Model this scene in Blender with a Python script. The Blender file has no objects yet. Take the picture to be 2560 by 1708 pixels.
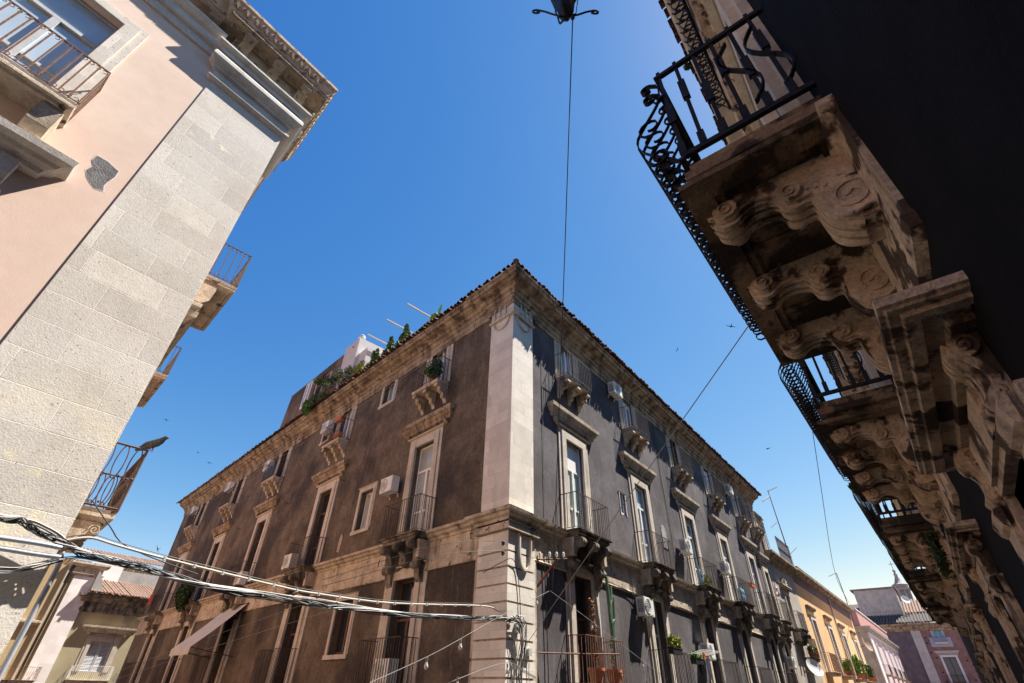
import bpy, bmesh, math, random
from mathutils import Vector, Matrix
PI = math.pi
rnd = random.Random(11)
S = bpy.context.scene
COL = S.collection

# ---------------------------------------------------------------- camera, sky, sun, exposure
cam = bpy.data.objects.new("camera", bpy.data.cameras.new("camera"))
COL.objects.link(cam)
cam.data.sensor_width = 36.0
cam.data.lens = 36.0 * 1208.897 / 2560.0
cam.data.clip_start = 0.05
cam.data.clip_end = 3000
PITCH, ROLL, AZR, AZL = [math.radians(a) for a in (36.31405, 1.414376, 38.734144, -43.894778)]
cF = Vector((math.cos(PITCH) * math.cos(AZR), math.cos(PITCH) * math.sin(AZR), math.sin(PITCH)))
r0 = Vector((math.sin(AZR), -math.cos(AZR), 0))
u0 = r0.cross(cF)
cR = math.cos(ROLL) * r0 + math.sin(ROLL) * u0
cU = -math.sin(ROLL) * r0 + math.cos(ROLL) * u0
M = Matrix((cR, cU, -cF)).transposed().to_4x4()
M.translation = Vector((0, 0, 1.6))
cam.matrix_world = M
S.camera = cam

SUN = Vector((1.2, -0.72, 2.4)).normalized()
elev = math.asin(SUN.z)
world = bpy.data.worlds.new("World")
S.world = world
world.use_nodes = True
wn = world.node_tree
sky = wn.nodes.new("ShaderNodeTexSky")
sky.sky_type = 'NISHITA'
sky.sun_disc = False
sky.sun_elevation = elev
sky.sun_rotation = math.atan2(SUN.x, SUN.y)
sky.altitude = 800
sky.air_density = 1.0
sky.dust_density = 0.4
sky.ozone_density = 5.0
bg = wn.nodes["Background"]
bg.inputs["Strength"].default_value = 0.065
sep = wn.nodes.new("ShaderNodeSeparateColor"); com = wn.nodes.new("ShaderNodeCombineColor")
wn.links.new(sky.outputs[0], sep.inputs[0])
for ch, (gain, power) in enumerate(((.60, 1.95), (.93, 1.155), (2.03, .57))):   # deeper blue zenith, paler horizon
    mn = wn.nodes.new("ShaderNodeMath"); mn.operation = 'MINIMUM'; mn.inputs[1].default_value = 6.0
    pw = wn.nodes.new("ShaderNodeMath"); pw.operation = 'POWER'; pw.inputs[1].default_value = power
    ml = wn.nodes.new("ShaderNodeMath"); ml.operation = 'MULTIPLY'; ml.inputs[1].default_value = gain
    wn.links.new(sep.outputs[ch], mn.inputs[0]); wn.links.new(mn.outputs[0], pw.inputs[0])
    wn.links.new(pw.outputs[0], ml.inputs[0]); wn.links.new(ml.outputs[0], com.inputs[ch])
wn.links.new(com.outputs[0], bg.inputs[0])
sl = bpy.data.lights.new("sun", 'SUN')
sl.energy = 5.0
sl.angle = math.radians(0.5)
sl.color = (1.0, 0.94, 0.85)
so = bpy.data.objects.new("sun", sl)
COL.objects.link(so)
so.rotation_euler = SUN.to_track_quat('Z', 'Y').to_euler()
S.view_settings.view_transform = 'Standard'
S.view_settings.look = 'None'
S.view_settings.exposure = 1.4
S.view_settings.gamma = 1.0
S.cycles.max_bounces = 8
S.cycles.diffuse_bounces = 6
S.cycles.use_denoising = True

# ---------------------------------------------------------------- materials
MATS = {}
def mk(name, c1, c2, scale=1.5, rough=0.85, bump=0.15, streak=None, grain=0.25, brick=None, spots=None, metallic=0.0, spec=0.3, big=None, mott=None, low=None, pits=None, stain=None):
    """procedural surface: two tones mixed by noise, optional vertical stains, spots, coursed blocks"""
    m = bpy.data.materials.new(name); m.use_nodes = True
    nt = m.node_tree; N = nt.nodes; Lk = nt.links
    b = N["Principled BSDF"]
    b.inputs["Roughness"].default_value = rough
    b.inputs["Metallic"].default_value = metallic
    b.inputs["Specular IOR Level"].default_value = spec
    geo = N.new("ShaderNodeNewGeometry"); pos = geo.outputs["Position"]
    def noise(sc, det=5, vec=None, rgh=0.6):
        n = N.new("ShaderNodeTexNoise"); n.inputs["Scale"].default_value = sc
        n.inputs["Detail"].default_value = det; n.inputs["Roughness"].default_value = rgh
        Lk.new(vec or pos, n.inputs["Vector"]); return n.outputs["Fac"]
    def ramp(v, a, c):
        r = N.new("ShaderNodeMapRange"); r.interpolation_type = 'SMOOTHSTEP'
        r.inputs[1].default_value = a; r.inputs[2].default_value = c
        Lk.new(v, r.inputs[0]); return r.outputs[0]
    def mix(f, A, Bc, mode='MIX'):
        x = N.new("ShaderNodeMix"); x.data_type = 'RGBA'; x.blend_type = mode
        if isinstance(f, float): x.inputs[0].default_value = f
        else: Lk.new(f, x.inputs[0])
        for i, k in ((6, A), (7, Bc)):
            if isinstance(k, tuple): x.inputs[i].default_value = (*k, 1)
            else: Lk.new(k, x.inputs[i])
        return x.outputs[2]
    n1 = noise(scale)
    col = mix(ramp(n1, 0.32, 0.68), c1, c2)
    hgt = n1
    if big:
        col = mix(ramp(noise(0.35, 3), 0.42, 0.62), col, big)
    if brick:
        bw, bh, mortar, var, ms = brick
        tc = N.new("ShaderNodeTexCoord"); sx = N.new("ShaderNodeSeparateXYZ"); cx = N.new("ShaderNodeCombineXYZ")
        Lk.new(tc.outputs["Object"], sx.inputs[0])
        ad = N.new("ShaderNodeMath"); ad.operation = 'ADD'
        Lk.new(sx.outputs[0], ad.inputs[0]); Lk.new(sx.outputs[1], ad.inputs[1])
        Lk.new(ad.outputs[0], cx.inputs[0]); Lk.new(sx.outputs[2], cx.inputs[1])
        wob = N.new("ShaderNodeVectorMath"); wob.operation = 'ADD'
        wn_ = N.new("ShaderNodeTexNoise"); wn_.inputs["Scale"].default_value = 2.2; Lk.new(pos, wn_.inputs["Vector"])
        sc_ = N.new("ShaderNodeVectorMath"); sc_.operation = 'SCALE'; sc_.inputs[3].default_value = 0.035
        Lk.new(wn_.outputs["Color"], sc_.inputs[0]); Lk.new(cx.outputs[0], wob.inputs[0]); Lk.new(sc_.outputs[0], wob.inputs[1])
        br = N.new("ShaderNodeTexBrick")
        Lk.new(wob.outputs[0], br.inputs["Vector"])
        br.inputs["Scale"].default_value = 1.0
        br.inputs["Brick Width"].default_value = bw; br.inputs["Row Height"].default_value = bh
        br.inputs["Mortar Size"].default_value = ms; br.inputs["Mortar Smooth"].default_value = 0.6
        br.offset_frequency = 2; br.offset = 0.37; br.squash = 0.72; br.squash_frequency = 3
        br.inputs["Color1"].default_value = (0.5 - var,) * 3 + (1,)
        br.inputs["Color2"].default_value = (0.5 + var,) * 3 + (1,)
        br.inputs["Mortar"].default_value = (0.5 + mortar,) * 3 + (1,)
        col = mix(1.0, col, br.outputs["Color"], 'MULTIPLY')
        col = mix(1.0, col, (2.0, 2.0, 2.0), 'MULTIPLY')
    if low:                                          # stone of another colour near the foot of the wall
        z0, z1, lc = low
        sz = N.new("ShaderNodeSeparateXYZ"); Lk.new(pos, sz.inputs[0])
        f1 = ramp(sz.outputs[2], z1, z0); f2 = ramp(noise(1.3, 5), .5, .6)
        mu = N.new("ShaderNodeMath"); mu.operation = 'MULTIPLY'; Lk.new(f1, mu.inputs[0]); Lk.new(f2, mu.inputs[1])
        col = mix(mu.outputs[0], col, lc)
    if stain:                                        # hard edged repairs and drip marks
        sc, thr, sc3, sq = stain
        mps = N.new("ShaderNodeMapping"); mps.inputs["Scale"].default_value = (1, 1, sq); mps.inputs["Location"].default_value = (3.3, 1.7, 5.1); Lk.new(pos, mps.inputs["Vector"])
        col = mix(ramp(noise(sc, 7, mps.outputs[0], .68), thr, thr + .03), col, sc3)
    if spots:
        sc, thr, c3 = spots
        col = mix(ramp(noise(sc, 4), thr, thr + 0.08), col, c3)
    if streak:
        c4, amt, lo = streak[:3]; ssc = streak[3] if len(streak) > 3 else 2.6
        mp = N.new("ShaderNodeMapping"); mp.inputs["Scale"].default_value = (1, 1, 0.11)
        Lk.new(pos, mp.inputs["Vector"])
        f = ramp(noise(ssc, 6, mp.outputs[0]), lo, lo + 0.22)
        mm = N.new("ShaderNodeMath"); mm.operation = 'MULTIPLY'; mm.inputs[1].default_value = amt
        Lk.new(f, mm.inputs[0])
        col = mix(mm.outputs[0], col, c4)
    g = noise(38, 4, None, 0.7)
    if mott:
        msc, mam = mott
        mr_ = N.new("ShaderNodeMapRange"); mr_.inputs[1].default_value = .3; mr_.inputs[2].default_value = .7
        mr_.inputs[3].default_value = 1 - mam; mr_.inputs[4].default_value = 1 + mam
        Lk.new(noise(msc, 8, None, .72), mr_.inputs[0]); col = mix(1.0, col, mr_.outputs[0], 'MULTIPLY')
    if pits:
        col = mix(ramp(noise(pits[0], 3, None, .5), pits[1], pits[1] + .05), col, pits[2])
    if grain:
        gr = N.new("ShaderNodeMapRange"); gr.inputs[1].default_value = 0.3; gr.inputs[2].default_value = 0.7
        gr.inputs[3].default_value = 1 - grain; gr.inputs[4].default_value = 1 + grain
        Lk.new(g, gr.inputs[0])
        col = mix(1.0, col, gr.outputs[0], 'MULTIPLY')
    Lk.new(col, b.inputs["Base Color"])
    if bump:
        bp = N.new("ShaderNodeBump"); bp.inputs["Strength"].default_value = min(1, bump * 2.5); bp.inputs["Distance"].default_value = 0.02
        ad2 = N.new("ShaderNodeMath"); ad2.operation = 'ADD'; Lk.new(g, ad2.inputs[0]); Lk.new(n1, ad2.inputs[1])
        h = ad2.outputs[0]
        if brick:
            ad3 = N.new("ShaderNodeMath"); ad3.operation = 'SUBTRACT'; Lk.new(h, ad3.inputs[0]); Lk.new(br.outputs["Fac"], ad3.inputs[1]); h = ad3.outputs[0]
        Lk.new(h, bp.inputs["Height"]); Lk.new(bp.outputs[0], b.inputs["Normal"])
    MATS[name] = m
    return m

mk("lava_render", (.090, .078, .084), (.132, .117, .122), 1.3, .95, .12, streak=((.2, .178, .172), .4, .54, 5), grain=.25, big=(.07, .06, .063), mott=(7, .24), stain=(.8, .69, (.24, .215, .205), .5))
mk("bounce_tinted_lava_render", (.110, .080, .056), (.168, .128, .093), 1.3, .95, .14, streak=((.24, .2, .175), .5, .55, 6), grain=.28, big=(.055, .042, .035), mott=(8, .38), stain=(.9, .66, (.06, .042, .033), .35))  # same lava render, warm light bounced from the pink wall mixed into its colour
mk("cream_stone", (.62, .56, .485), (.72, .66, .58), 1.1, .9, .07, brick=(1.0, .43, -.1, .06, .008), grain=.1, mott=(6, .07), stain=(1.2, .68, (.52, .45, .38), .7), spots=(9, .69, (.25, .2, .15)))
mk("worn_stone", (.37, .295, .215), (.56, .465, .365), 2.2, .92, .25, mott=(9, .25), streak=((.04, .03, .023), .85, .53), grain=.2, spots=(4, .6, (.1, .075, .052)))
mk("cornice_stone", (.17, .12, .08), (.42, .325, .23), 1.8, .92, .25, streak=((.04, .03, .025), .85, .47), grain=.25, spots=(4, .6, (.07, .05, .04)))
mk("surround_stone", (.45, .39, .32), (.58, .51, .43), 1.6, .9, .12, mott=(9, .14), streak=((.12, .09, .06), .5, .56), grain=.14)
mk("sooty_stone", (.1, .082, .066), (.3, .25, .2), 2.4, .92, .3, streak=((.025, .02, .017), .9, .45), grain=.25)
mk("pink_render", (.68, .525, .425), (.74, .585, .485), .6, .95, .04, grain=.05, big=(.70, .52, .43), streak=((.60, .43, .32), .4, .58), mott=(3.5, .05), stain=(1.3, .72, (.77, .63, .54), .8))
mk("orange_pink_render", (.68, .43, .30), (.74, .49, .36), .6, .95, .04, grain=.06)
mk("tufa_blocks", (.575, .515, .45), (.675, .615, .545), .9, .93, .12, brick=(1.15, .5, .09, .06, .007), grain=.10, mott=(14, .08), pits=(24, .66, (.3, .26, .23)), low=(3.6, 5.8, (.74, .665, .50)), stain=(1.1, .64, (.60, .535, .46), 1.8), spots=(1.6, .66, (.75, .69, .56)), big=(.63, .585, .53))
mk("yellow_tufa", (.7, .6, .38), (.62, .55, .4), 2, .95, .35, grain=.2)
mk("carved_stone", (.34, .26, .18), (.47, .38, .28), 3.5, .92, .35, grain=.3, spots=(8, .56, (.14, .105, .075)), streak=((.1, .075, .055), .5, .55))
mk("entablature_stone", (.52, .475, .42), (.66, .61, .55), 2.2, .92, .25, grain=.2, streak=((.2, .16, .12), .45, .55))
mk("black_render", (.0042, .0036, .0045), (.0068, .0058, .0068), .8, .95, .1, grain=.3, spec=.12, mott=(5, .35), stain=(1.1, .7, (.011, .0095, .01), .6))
mk("brown_stone", (.45, .34, .235), (.60, .465, .34), 1.6, .92, .35, grain=.25, mott=(8, .3), spots=(3.2, .51, (.07, .045, .03)), streak=((.05, .033, .022), .75, .5))
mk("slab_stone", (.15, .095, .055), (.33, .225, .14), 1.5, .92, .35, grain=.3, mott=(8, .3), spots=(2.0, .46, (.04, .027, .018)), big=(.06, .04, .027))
mk("old_roof_tile", (.15, .075, .055), (.08, .048, .04), 6, .9, .2, grain=.3, spots=(3, .6, (.05, .045, .035)))
mk("pale_roof_tile", (.32, .21, .155), (.19, .115, .085), 5, .9, .2, grain=.3, spots=(4, .58, (.2, .17, .12)))
mk("grey_roof_tile", (.12, .1, .09), (.07, .06, .058), 5, .9, .2, grain=.3)
mk("white_frame", (.74, .73, .70), (.80, .79, .76), 3, .45, 0, grain=.03)
mk("brown_wood", (.075, .04, .028), (.11, .06, .04), 6, .6, .08, grain=.2)
mk("grey_wood", (.45, .46, .48), (.52, .53, .55), 6, .6, .05, grain=.1)
mk("iron", (.018, .016, .016), (.035, .027, .024), 8, .55, .05, grain=.3, metallic=.4)
mk("rail_iron", (.06, .045, .04), (.095, .07, .06), 8, .7, .05, grain=.3, metallic=.2)
mk("rust_iron", (.15, .075, .048), (.22, .12, .08), 8, .8, .1, grain=.3)
mk("brown_paint_iron", (.075, .045, .038), (.11, .068, .056), 8, .55, .05, grain=.15)
mk("red_rust", (.3, .05, .025), (.22, .05, .03), 6, .6, .05, grain=.2)
mk("ac_white", (.68, .67, .63), (.76, .75, .71), 3, .5, 0, grain=.04, streak=((.45, .42, .36), .3, .6))
mk("ac_dark", (.05, .05, .052), (.08, .08, .082), 6, .6, 0, grain=.1)
mk("ac_grey", (.4, .4, .38), (.46, .46, .44), 6, .6, 0, grain=.1)
mk("terracotta", (.42, .13, .06), (.5, .18, .09), 4, .8, .1, grain=.15)
mk("black_plastic", (.015, .015, .016), (.025, .025, .026), 4, .5, 0, grain=.1)
mk("blue_water_bottle", (.3, .52, .62), (.42, .62, .72), 8, .15, 0, grain=.05, spec=.6)
mk("orange_plastic", (.8, .16, .02), (.85, .22, .04), 4, .4, 0, grain=.05)
mk("cable_black", (.02, .02, .022), (.03, .03, .032), 4, .5, 0, grain=.1)
mk("cable_white", (.46, .45, .43), (.55, .54, .52), 4, .5, 0, grain=.1)
mk("cable_grey", (.2, .2, .2), (.3, .3, .29), 4, .5, 0, grain=.1)
mk("conduit_beige", (.46, .4, .33), (.54, .47, .4), 4, .6, 0, grain=.08)
mk("steel_grey", (.42, .45, .5), (.5, .53, .58), 4, .35, 0, grain=.08, metallic=.3, spec=.6)
mk("awning_cloth", (.46, .45, .42), (.54, .52, .49), 2, .9, .05, grain=.06, spots=(2.2, .64, (.55, .45, .38)))
mk("leaf_green", (.045, .10, .022), (.085, .17, .035), 9, .6, 0, grain=.3)
mk("leaf_bright", (.11, .24, .035), (.2, .33, .05), 9, .55, 0, grain=.3)
mk("leaf_yellow", (.3, .3, .03), (.19, .25, .035), 9, .6, 0, grain=.3)
mk("leaf_dark", (.02, .042, .014), (.04, .07, .022), 9, .65, 0, grain=.3)
mk("leaf_grey", (.16, .2, .12), (.25, .28, .19), 9, .65, 0, grain=.3)
mk("dry_plant", (.2, .1, .05), (.28, .15, .08), 9, .8, 0, grain=.3)
mk("cactus_skin", (.1, .17, .1), (.15, .22, .14), 6, .6, .05, grain=.15)
mk("flower_red", (.55, .04, .03), (.65, .1, .05), 6, .6, 0, grain=.1)
mk("red_cloth", (.32, .03, .03), (.4, .05, .04), 6, .9, 0, grain=.1)
mk("pink_toy_cloth", (.72, .5, .48), (.8, .62, .6), 12, .95, 0, grain=.1)
mk("feather_grey", (.045, .055, .062), (.075, .09, .1), 14, .6, .1, grain=.35)
mk("beak_dark", (.02, .02, .02), (.03, .03, .03), 6, .5, 0, grain=.1)
mk("swift_feather", (.02, .02, .022), (.03, .03, .03), 6, .7, 0, grain=.1)
mk("ochre_render", (.72, .44, .2), (.78, .50, .25), .5, .95, .05, grain=.08, streak=((.5, .3, .14), .35, .6))
mk("yellow_render", (.38, .275, .14), (.44, .33, .18), .7, .95, .05, grain=.1, streak=((.4, .28, .12), .3, .6))
mk("olive_yellow_render", (.29, .25, .16), (.35, .30, .19), .7, .95, .05, grain=.1, stain=(.8, .58, (.22, .2, .15), .4))
mk("white_plaster", (.68, .63, .6), (.75, .7, .67), 1.2, .9, .06, grain=.08, spots=(2.4, .67, (.5, .46, .43)))
mk("white_block_stone", (.66, .6, .575), (.73, .67, .64), 1.2, .9, .06, grain=.06, brick=(1.1, .6, .0, .05, .008))
mk("concrete_light", (.42, .42, .42), (.5, .5, .49), 1.2, .9, .1, grain=.1, streak=((.3, .29, .28), .4, .55))
mk("concrete_grey", (.26, .25, .24), (.34, .33, .31), 1.2, .9, .1, grain=.1, streak=((.12, .11, .11), .5, .55))
mk("grey_beige_render", (.36, .31, .26), (.46, .41, .345), 1, .9, .1, grain=.15, streak=((.13, .1, .08), .6, .52))
mk("rose_render", (.55, .42, .41), (.62, .47, .46), .8, .9, .04, grain=.06)
mk("rose_dark_render", (.42, .22, .2), (.48, .27, .24), .8, .9, .04, grain=.08)
mk("red_brick_wall", (.22, .115, .10), (.3, .17, .15), 1.6, .9, .2, grain=.25, spots=(6, .66, (.03, .02, .02)))
mk("purple_render", (.13, .1, .115), (.18, .14, .15), 1.2, .9, .1, grain=.2, spots=(1.5, .68, (.35, .3, .28)))
mk("pale_stone", (.46, .4, .36), (.54, .47, .42), 1.4, .9, .1, grain=.1, brick=(2.2, 1.1, 0, .05, .01))
mk("blue_shutter", (.2, .45, .55), (.25, .52, .62), 3, .6, 0, grain=.06)
mk("green_glass", (.05, .09, .09), (.07, .115, .115), 1, .2, 0, grain=.05, spec=.6)
mk("mesh_fence_blue", (.24, .29, .38), (.3, .35, .45), 2, .7, 0, grain=.15)
mk("paving", (.15, .13, .115), (.2, .175, .155), 2, .9, .1, grain=.2)
mk("asphalt", (.05, .05, .05), (.065, .063, .06), 2, .9, .1, grain=.2)
mk("patch_plaster", (.13, .125, .13), (.2, .19, .19), 6, .95, .4, grain=.3)
mk("ceramic_white", (.7, .68, .62), (.8, .78, .72), 5, .25, 0, grain=.03, spec=.6)
mk("bulb_glass", (.5, .48, .42), (.6, .58, .5), 4, .1, 0, grain=.05, spec=.8)
mk("lamp_body_black", (.012, .012, .013), (.02, .02, .02), 4, .5, 0, grain=.1)
mk("dish_white", (.6, .6, .57), (.66, .66, .63), 3, .5, 0, grain=.04)
mk("dish_brown", (.3, .2, .13), (.34, .23, .16), 3, .6, 0, grain=.1)
mk("pole_beam", (.36, .35, .33), (.42, .41, .39), 3, .8, 0, grain=.1)
mk("blue_tube_cloth", (.36, .36, .42), (.42, .42, .48), 3, .8, 0, grain=.1)
def glass(name, c, rough=.04, spec=.9):
    m = bpy.data.materials.new(name); m.use_nodes = True; nt = m.node_tree; b = nt.nodes["Principled BSDF"]
    nz = nt.nodes.new("ShaderNodeTexNoise"); nz.inputs["Scale"].default_value = .9
    g = nt.nodes.new("ShaderNodeNewGeometry"); nt.links.new(g.outputs["Position"], nz.inputs["Vector"])
    mx = nt.nodes.new("ShaderNodeMix"); mx.data_type = 'RGBA'
    mx.inputs[6].default_value = (*[k * .7 for k in c], 1); mx.inputs[7].default_value = (*[k * 1.3 for k in c], 1)
    nt.links.new(nz.outputs["Fac"], mx.inputs[0]); nt.links.new(mx.outputs[2], b.inputs["Base Color"])
    b.inputs["Roughness"].default_value = rough; b.inputs["Specular IOR Level"].default_value = spec
    b.inputs["Coat Weight"].default_value = .6; b.inputs["Coat Roughness"].default_value = .02
    MATS[name] = m
glass("dark_glass", (.02, .024, .03))
glass("sky_tinted_glass", (.20, .28, .36))  # sky reflection painted into the pane's base colour
glass("pale_blue_glass", (.42, .52, .62), .06, .7)
glass("curtain_glass", (.42, .43, .40), .1, .5)
glass("mint_glass", (.5, .64, .58), .1, .5)
MT = MATS

# ---------------------------------------------------------------- mesh helpers
class MB:
    def __init__(s): s.v = []; s.f = []
    def add(s, vs, fs):
        o = len(s.v); s.v += [tuple(p) for p in vs]; s.f += [tuple(i + o for i in f) for f in fs]; return s
    def box(s, x0, x1, y0, y1, z0, z1):
        return s.add([(x0,y0,z0),(x1,y0,z0),(x1,y1,z0),(x0,y1,z0),(x0,y0,z1),(x1,y0,z1),(x1,y1,z1),(x0,y1,z1)],
                     [(0,3,2,1),(4,5,6,7),(0,1,5,4),(1,2,6,5),(2,3,7,6),(3,0,4,7)])
    def extx(s, prof, x0, x1):                      # prof: (y,z) polygon
        n = len(prof)
        return s.add([(x0, y, z) for y, z in prof] + [(x1, y, z) for y, z in prof],
                     [tuple(range(n))[::-1], tuple(range(n, 2*n))] + [(i, (i+1) % n, n + (i+1) % n, n + i) for i in range(n)])
    def exty(s, prof, y0, y1):                      # prof: (x,z) polygon
        n = len(prof)
        return s.add([(x, y0, z) for x, z in prof] + [(x, y1, z) for x, z in prof],
                     [tuple(range(n)), tuple(range(n, 2*n))[::-1]] + [(i, n + i, n + (i+1) % n, (i+1) % n) for i in range(n)])
    def sweep(s, path, prof, cap=True):             # path: plan points; prof: (out, z); outward = right of travel
        P = [Vector((p[0], p[1])) for p in path]; n = len(P); m = len(prof); off = []
        for i in range(n):
            a = (P[i] - P[i-1]).normalized() if i else None
            b = (P[i+1] - P[i]).normalized() if i < n-1 else None
            na = Vector((a.y, -a.x)) if a else None; nb = Vector((b.y, -b.x)) if b else None
            if na is None: o = nb
            elif nb is None: o = na
            else: o = (na + nb) / max(.2, 1 + na.dot(nb))
            off.append(o)
        vs = [(P[i].x + off[i].x * d, P[i].y + off[i].y * d, z) for i in range(n) for d, z in prof]
        fs = [(i*m+j, (i+1)*m+j, (i+1)*m+j+1, i*m+j+1) for i in range(n-1) for j in range(m-1)]
        if cap: fs += [tuple(range(m)), tuple(range((n-1)*m, n*m))[::-1]]
        return s.add(vs, fs)
    def mould(s, x0, x1, prof):                     # moulding with returns on a wall at y=0, outward -y; prof (out,z) must start & end at out=0
        return s.sweep([(x0, .02), (x0, 0), (x1, 0), (x1, .02)], prof)
    def tube(s, pts, r, n=6, cap=True):
        P = [Vector(p) for p in pts]; k = len(P); vs = []; fs = []
        t = (P[1]-P[0]).normalized(); a = t.orthogonal().normalized()
        for i in range(k):
            t2 = (P[min(i+1,k-1)] - P[max(i-1,0)]).normalized()
            if t2.length < .5: t2 = t
            a = (a - t2 * a.dot(t2))
            a = a.normalized() if a.length > 1e-5 else t2.orthogonal().normalized()
            t = t2; b = t.cross(a); rr = r[i] if isinstance(r, (list, tuple)) else r
            vs += [P[i] + (a*math.cos(2*PI*j/n) + b*math.sin(2*PI*j/n))*rr for j in range(n)]
        fs = [(i*n+j, i*n+(j+1)%n, (i+1)*n+(j+1)%n, (i+1)*n+j) for i in range(k-1) for j in range(n)]
        if cap: fs += [tuple(range(n))[::-1], tuple(range((k-1)*n, k*n))]
        return s.add(vs, fs)
    def ribbon(s, pts, w, width, th):               # flat bar: width along fixed vector w
        P = [Vector(p) for p in pts]; k = len(P); w = Vector(w).normalized(); vs = []
        for i in range(k):
            t = (P[min(i+1,k-1)] - P[max(i-1,0)]).normalized(); nn = t.cross(w).normalized()
            for a, b in ((-1,-1),(1,-1),(1,1),(-1,1)): vs.append(P[i] + w*a*width/2 + nn*b*th/2)
        fs = [(i*4+j, i*4+(j+1)%4, (i+1)*4+(j+1)%4, (i+1)*4+j) for i in range(k-1) for j in range(4)] + [(3,2,1,0), tuple(range((k-1)*4, k*4))]
        return s.add(vs, fs)
    def lathe(s, prof, c=(0,0,0), n=12, mat=None):
        k = len(prof); vs = [(c[0]+r*math.cos(2*PI*j/n), c[1]+r*math.sin(2*PI*j/n), c[2]+z) for r, z in prof for j in range(n)]
        if mat: vs = [mat @ Vector(v) for v in vs]
        fs = [(i*n+j, i*n+(j+1)%n, (i+1)*n+(j+1)%n, (i+1)*n+j) for i in range(k-1) for j in range(n)] + [tuple(range(n))[::-1], tuple(range((k-1)*n, k*n))]
        return s.add(vs, fs)
    def merge(s, o, mat): return s.add([mat @ Vector(v) for v in o.v], o.f)
    def build(s, name, mat, parent=None, loc=(0,0,0), rot=0.0, smooth=False, recalc=True):
        me = bpy.data.meshes.new(name)
        me.from_pydata(s.v, [], s.f)
        if recalc:
            bm = bmesh.new(); bm.from_mesh(me); bmesh.ops.recalc_face_normals(bm, faces=bm.faces); bm.to_mesh(me); bm.free()
        if smooth:
            me.shade_smooth(); me.set_sharp_from_angle(angle=math.radians(42))
        me.materials.append(MT[mat]); me.update()
        o = bpy.data.objects.new(name, me); COL.objects.link(o)
        if parent: o.parent = parent
        o.location = loc; o.rotation_euler = (0, 0, rot)
        return o

def tag(o, label, cat, group=None, kind=None):
    if label: o["label"] = label
    if cat: o["category"] = cat
    if group: o["group"] = group
    if kind: o["kind"] = kind
    return o
def thing(name, label, cat, loc=(0,0,0), rot=0.0, group=None):
    o = bpy.data.objects.new(name, None); COL.objects.link(o); o.empty_display_size = .2
    o.location = loc; o.rotation_euler = (0,0,rot)
    return tag(o, label, cat, group)
def copy_tree(o, parent=None, loc=None, rot=None):
    c = o.copy(); COL.objects.link(c)
    if parent: c.parent = parent
    if loc is not None: c.location = loc
    if rot is not None: c.rotation_euler = (0,0,rot)
    for ch in list(o.children): copy_tree(ch, c)
    return c
class Frame:                                         # a facade: local x to the right seen from outside, outward -y
    def __init__(s, ox, oy, ang): s.o = Vector((ox, oy, 0)); s.a = ang; s.c = math.cos(ang); s.s = math.sin(ang)
    def w(s, x, d, z): return Vector((s.o.x + s.c*x + s.s*d, s.o.y + s.s*x - s.c*d, z))   # d = outward distance
    def rel(s, b, x, d, z): return s.w(x, d, z) - b.location
def wall(x0, x1, z0, z1, holes, depth=.3, back=None):
    """a wall sheet at y=0 with rectangular openings and their reveals"""
    m = MB(); xs = sorted({x0, x1, *[h[0] for h in holes], *[h[1] for h in holes]}); zs = sorted({z0, z1, *[h[2] for h in holes], *[h[3] for h in holes]})
    xs = [x for x in xs if x0 <= x <= x1]; zs = [z for z in zs if z0 <= z <= z1]
    idx = {}
    def vid(x, z):
        if (x,z) not in idx: idx[(x,z)] = len(m.v); m.v.append((x,0,z))
        return idx[(x,z)]
    for i in range(len(xs)-1):
        for j in range(len(zs)-1):
            cx, cz = (xs[i]+xs[i+1])/2, (zs[j]+zs[j+1])/2
            if any(h[0]<cx<h[1] and h[2]<cz<h[3] for h in holes): continue
            m.f.append((vid(xs[i],zs[j]), vid(xs[i+1],zs[j]), vid(xs[i+1],zs[j+1]), vid(xs[i],zs[j+1])))
    for a,b,c,d in holes:
        m.add([(a,0,c),(b,0,c),(b,0,d),(a,0,d),(a,depth,c),(b,depth,c),(b,depth,d),(a,depth,d)], [(0,4,5,1),(1,5,6,2),(2,6,7,3),(3,7,4,0)])
    return m
def soft(P, sub=4, keep=2):
    """Catmull-Rom through a profile; the first and last points stay sharp"""
    out = [tuple(P[i]) for i in range(keep)]
    for i in range(keep-1, len(P)-keep):
        p0, p1, p2, p3 = P[max(i-1,0)], P[i], P[i+1], P[min(i+2,len(P)-1)]
        for k in range(1, sub+1):
            t = k/sub
            out.append(tuple(.5*(2*b+(c-a)*t+(2*a-5*b+4*c-d)*t*t+(3*b-a-3*c+d)*t**3) for a, b, c, d in zip(p0, p1, p2, p3)))
    return out + [tuple(P[i]) for i in range(len(P)-keep+1, len(P))]
def spiral(cx, cz, r0, turns, a0=0.0, n=28, dirn=1, rmin=.12):
    return [(cx + r0*(1-(1-rmin)*i/n)*math.cos(a0+dirn*turns*2*PI*i/n), cz + r0*(1-(1-rmin)*i/n)*math.sin(a0+dirn*turns*2*PI*i/n)) for i in range(n+1)]

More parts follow.
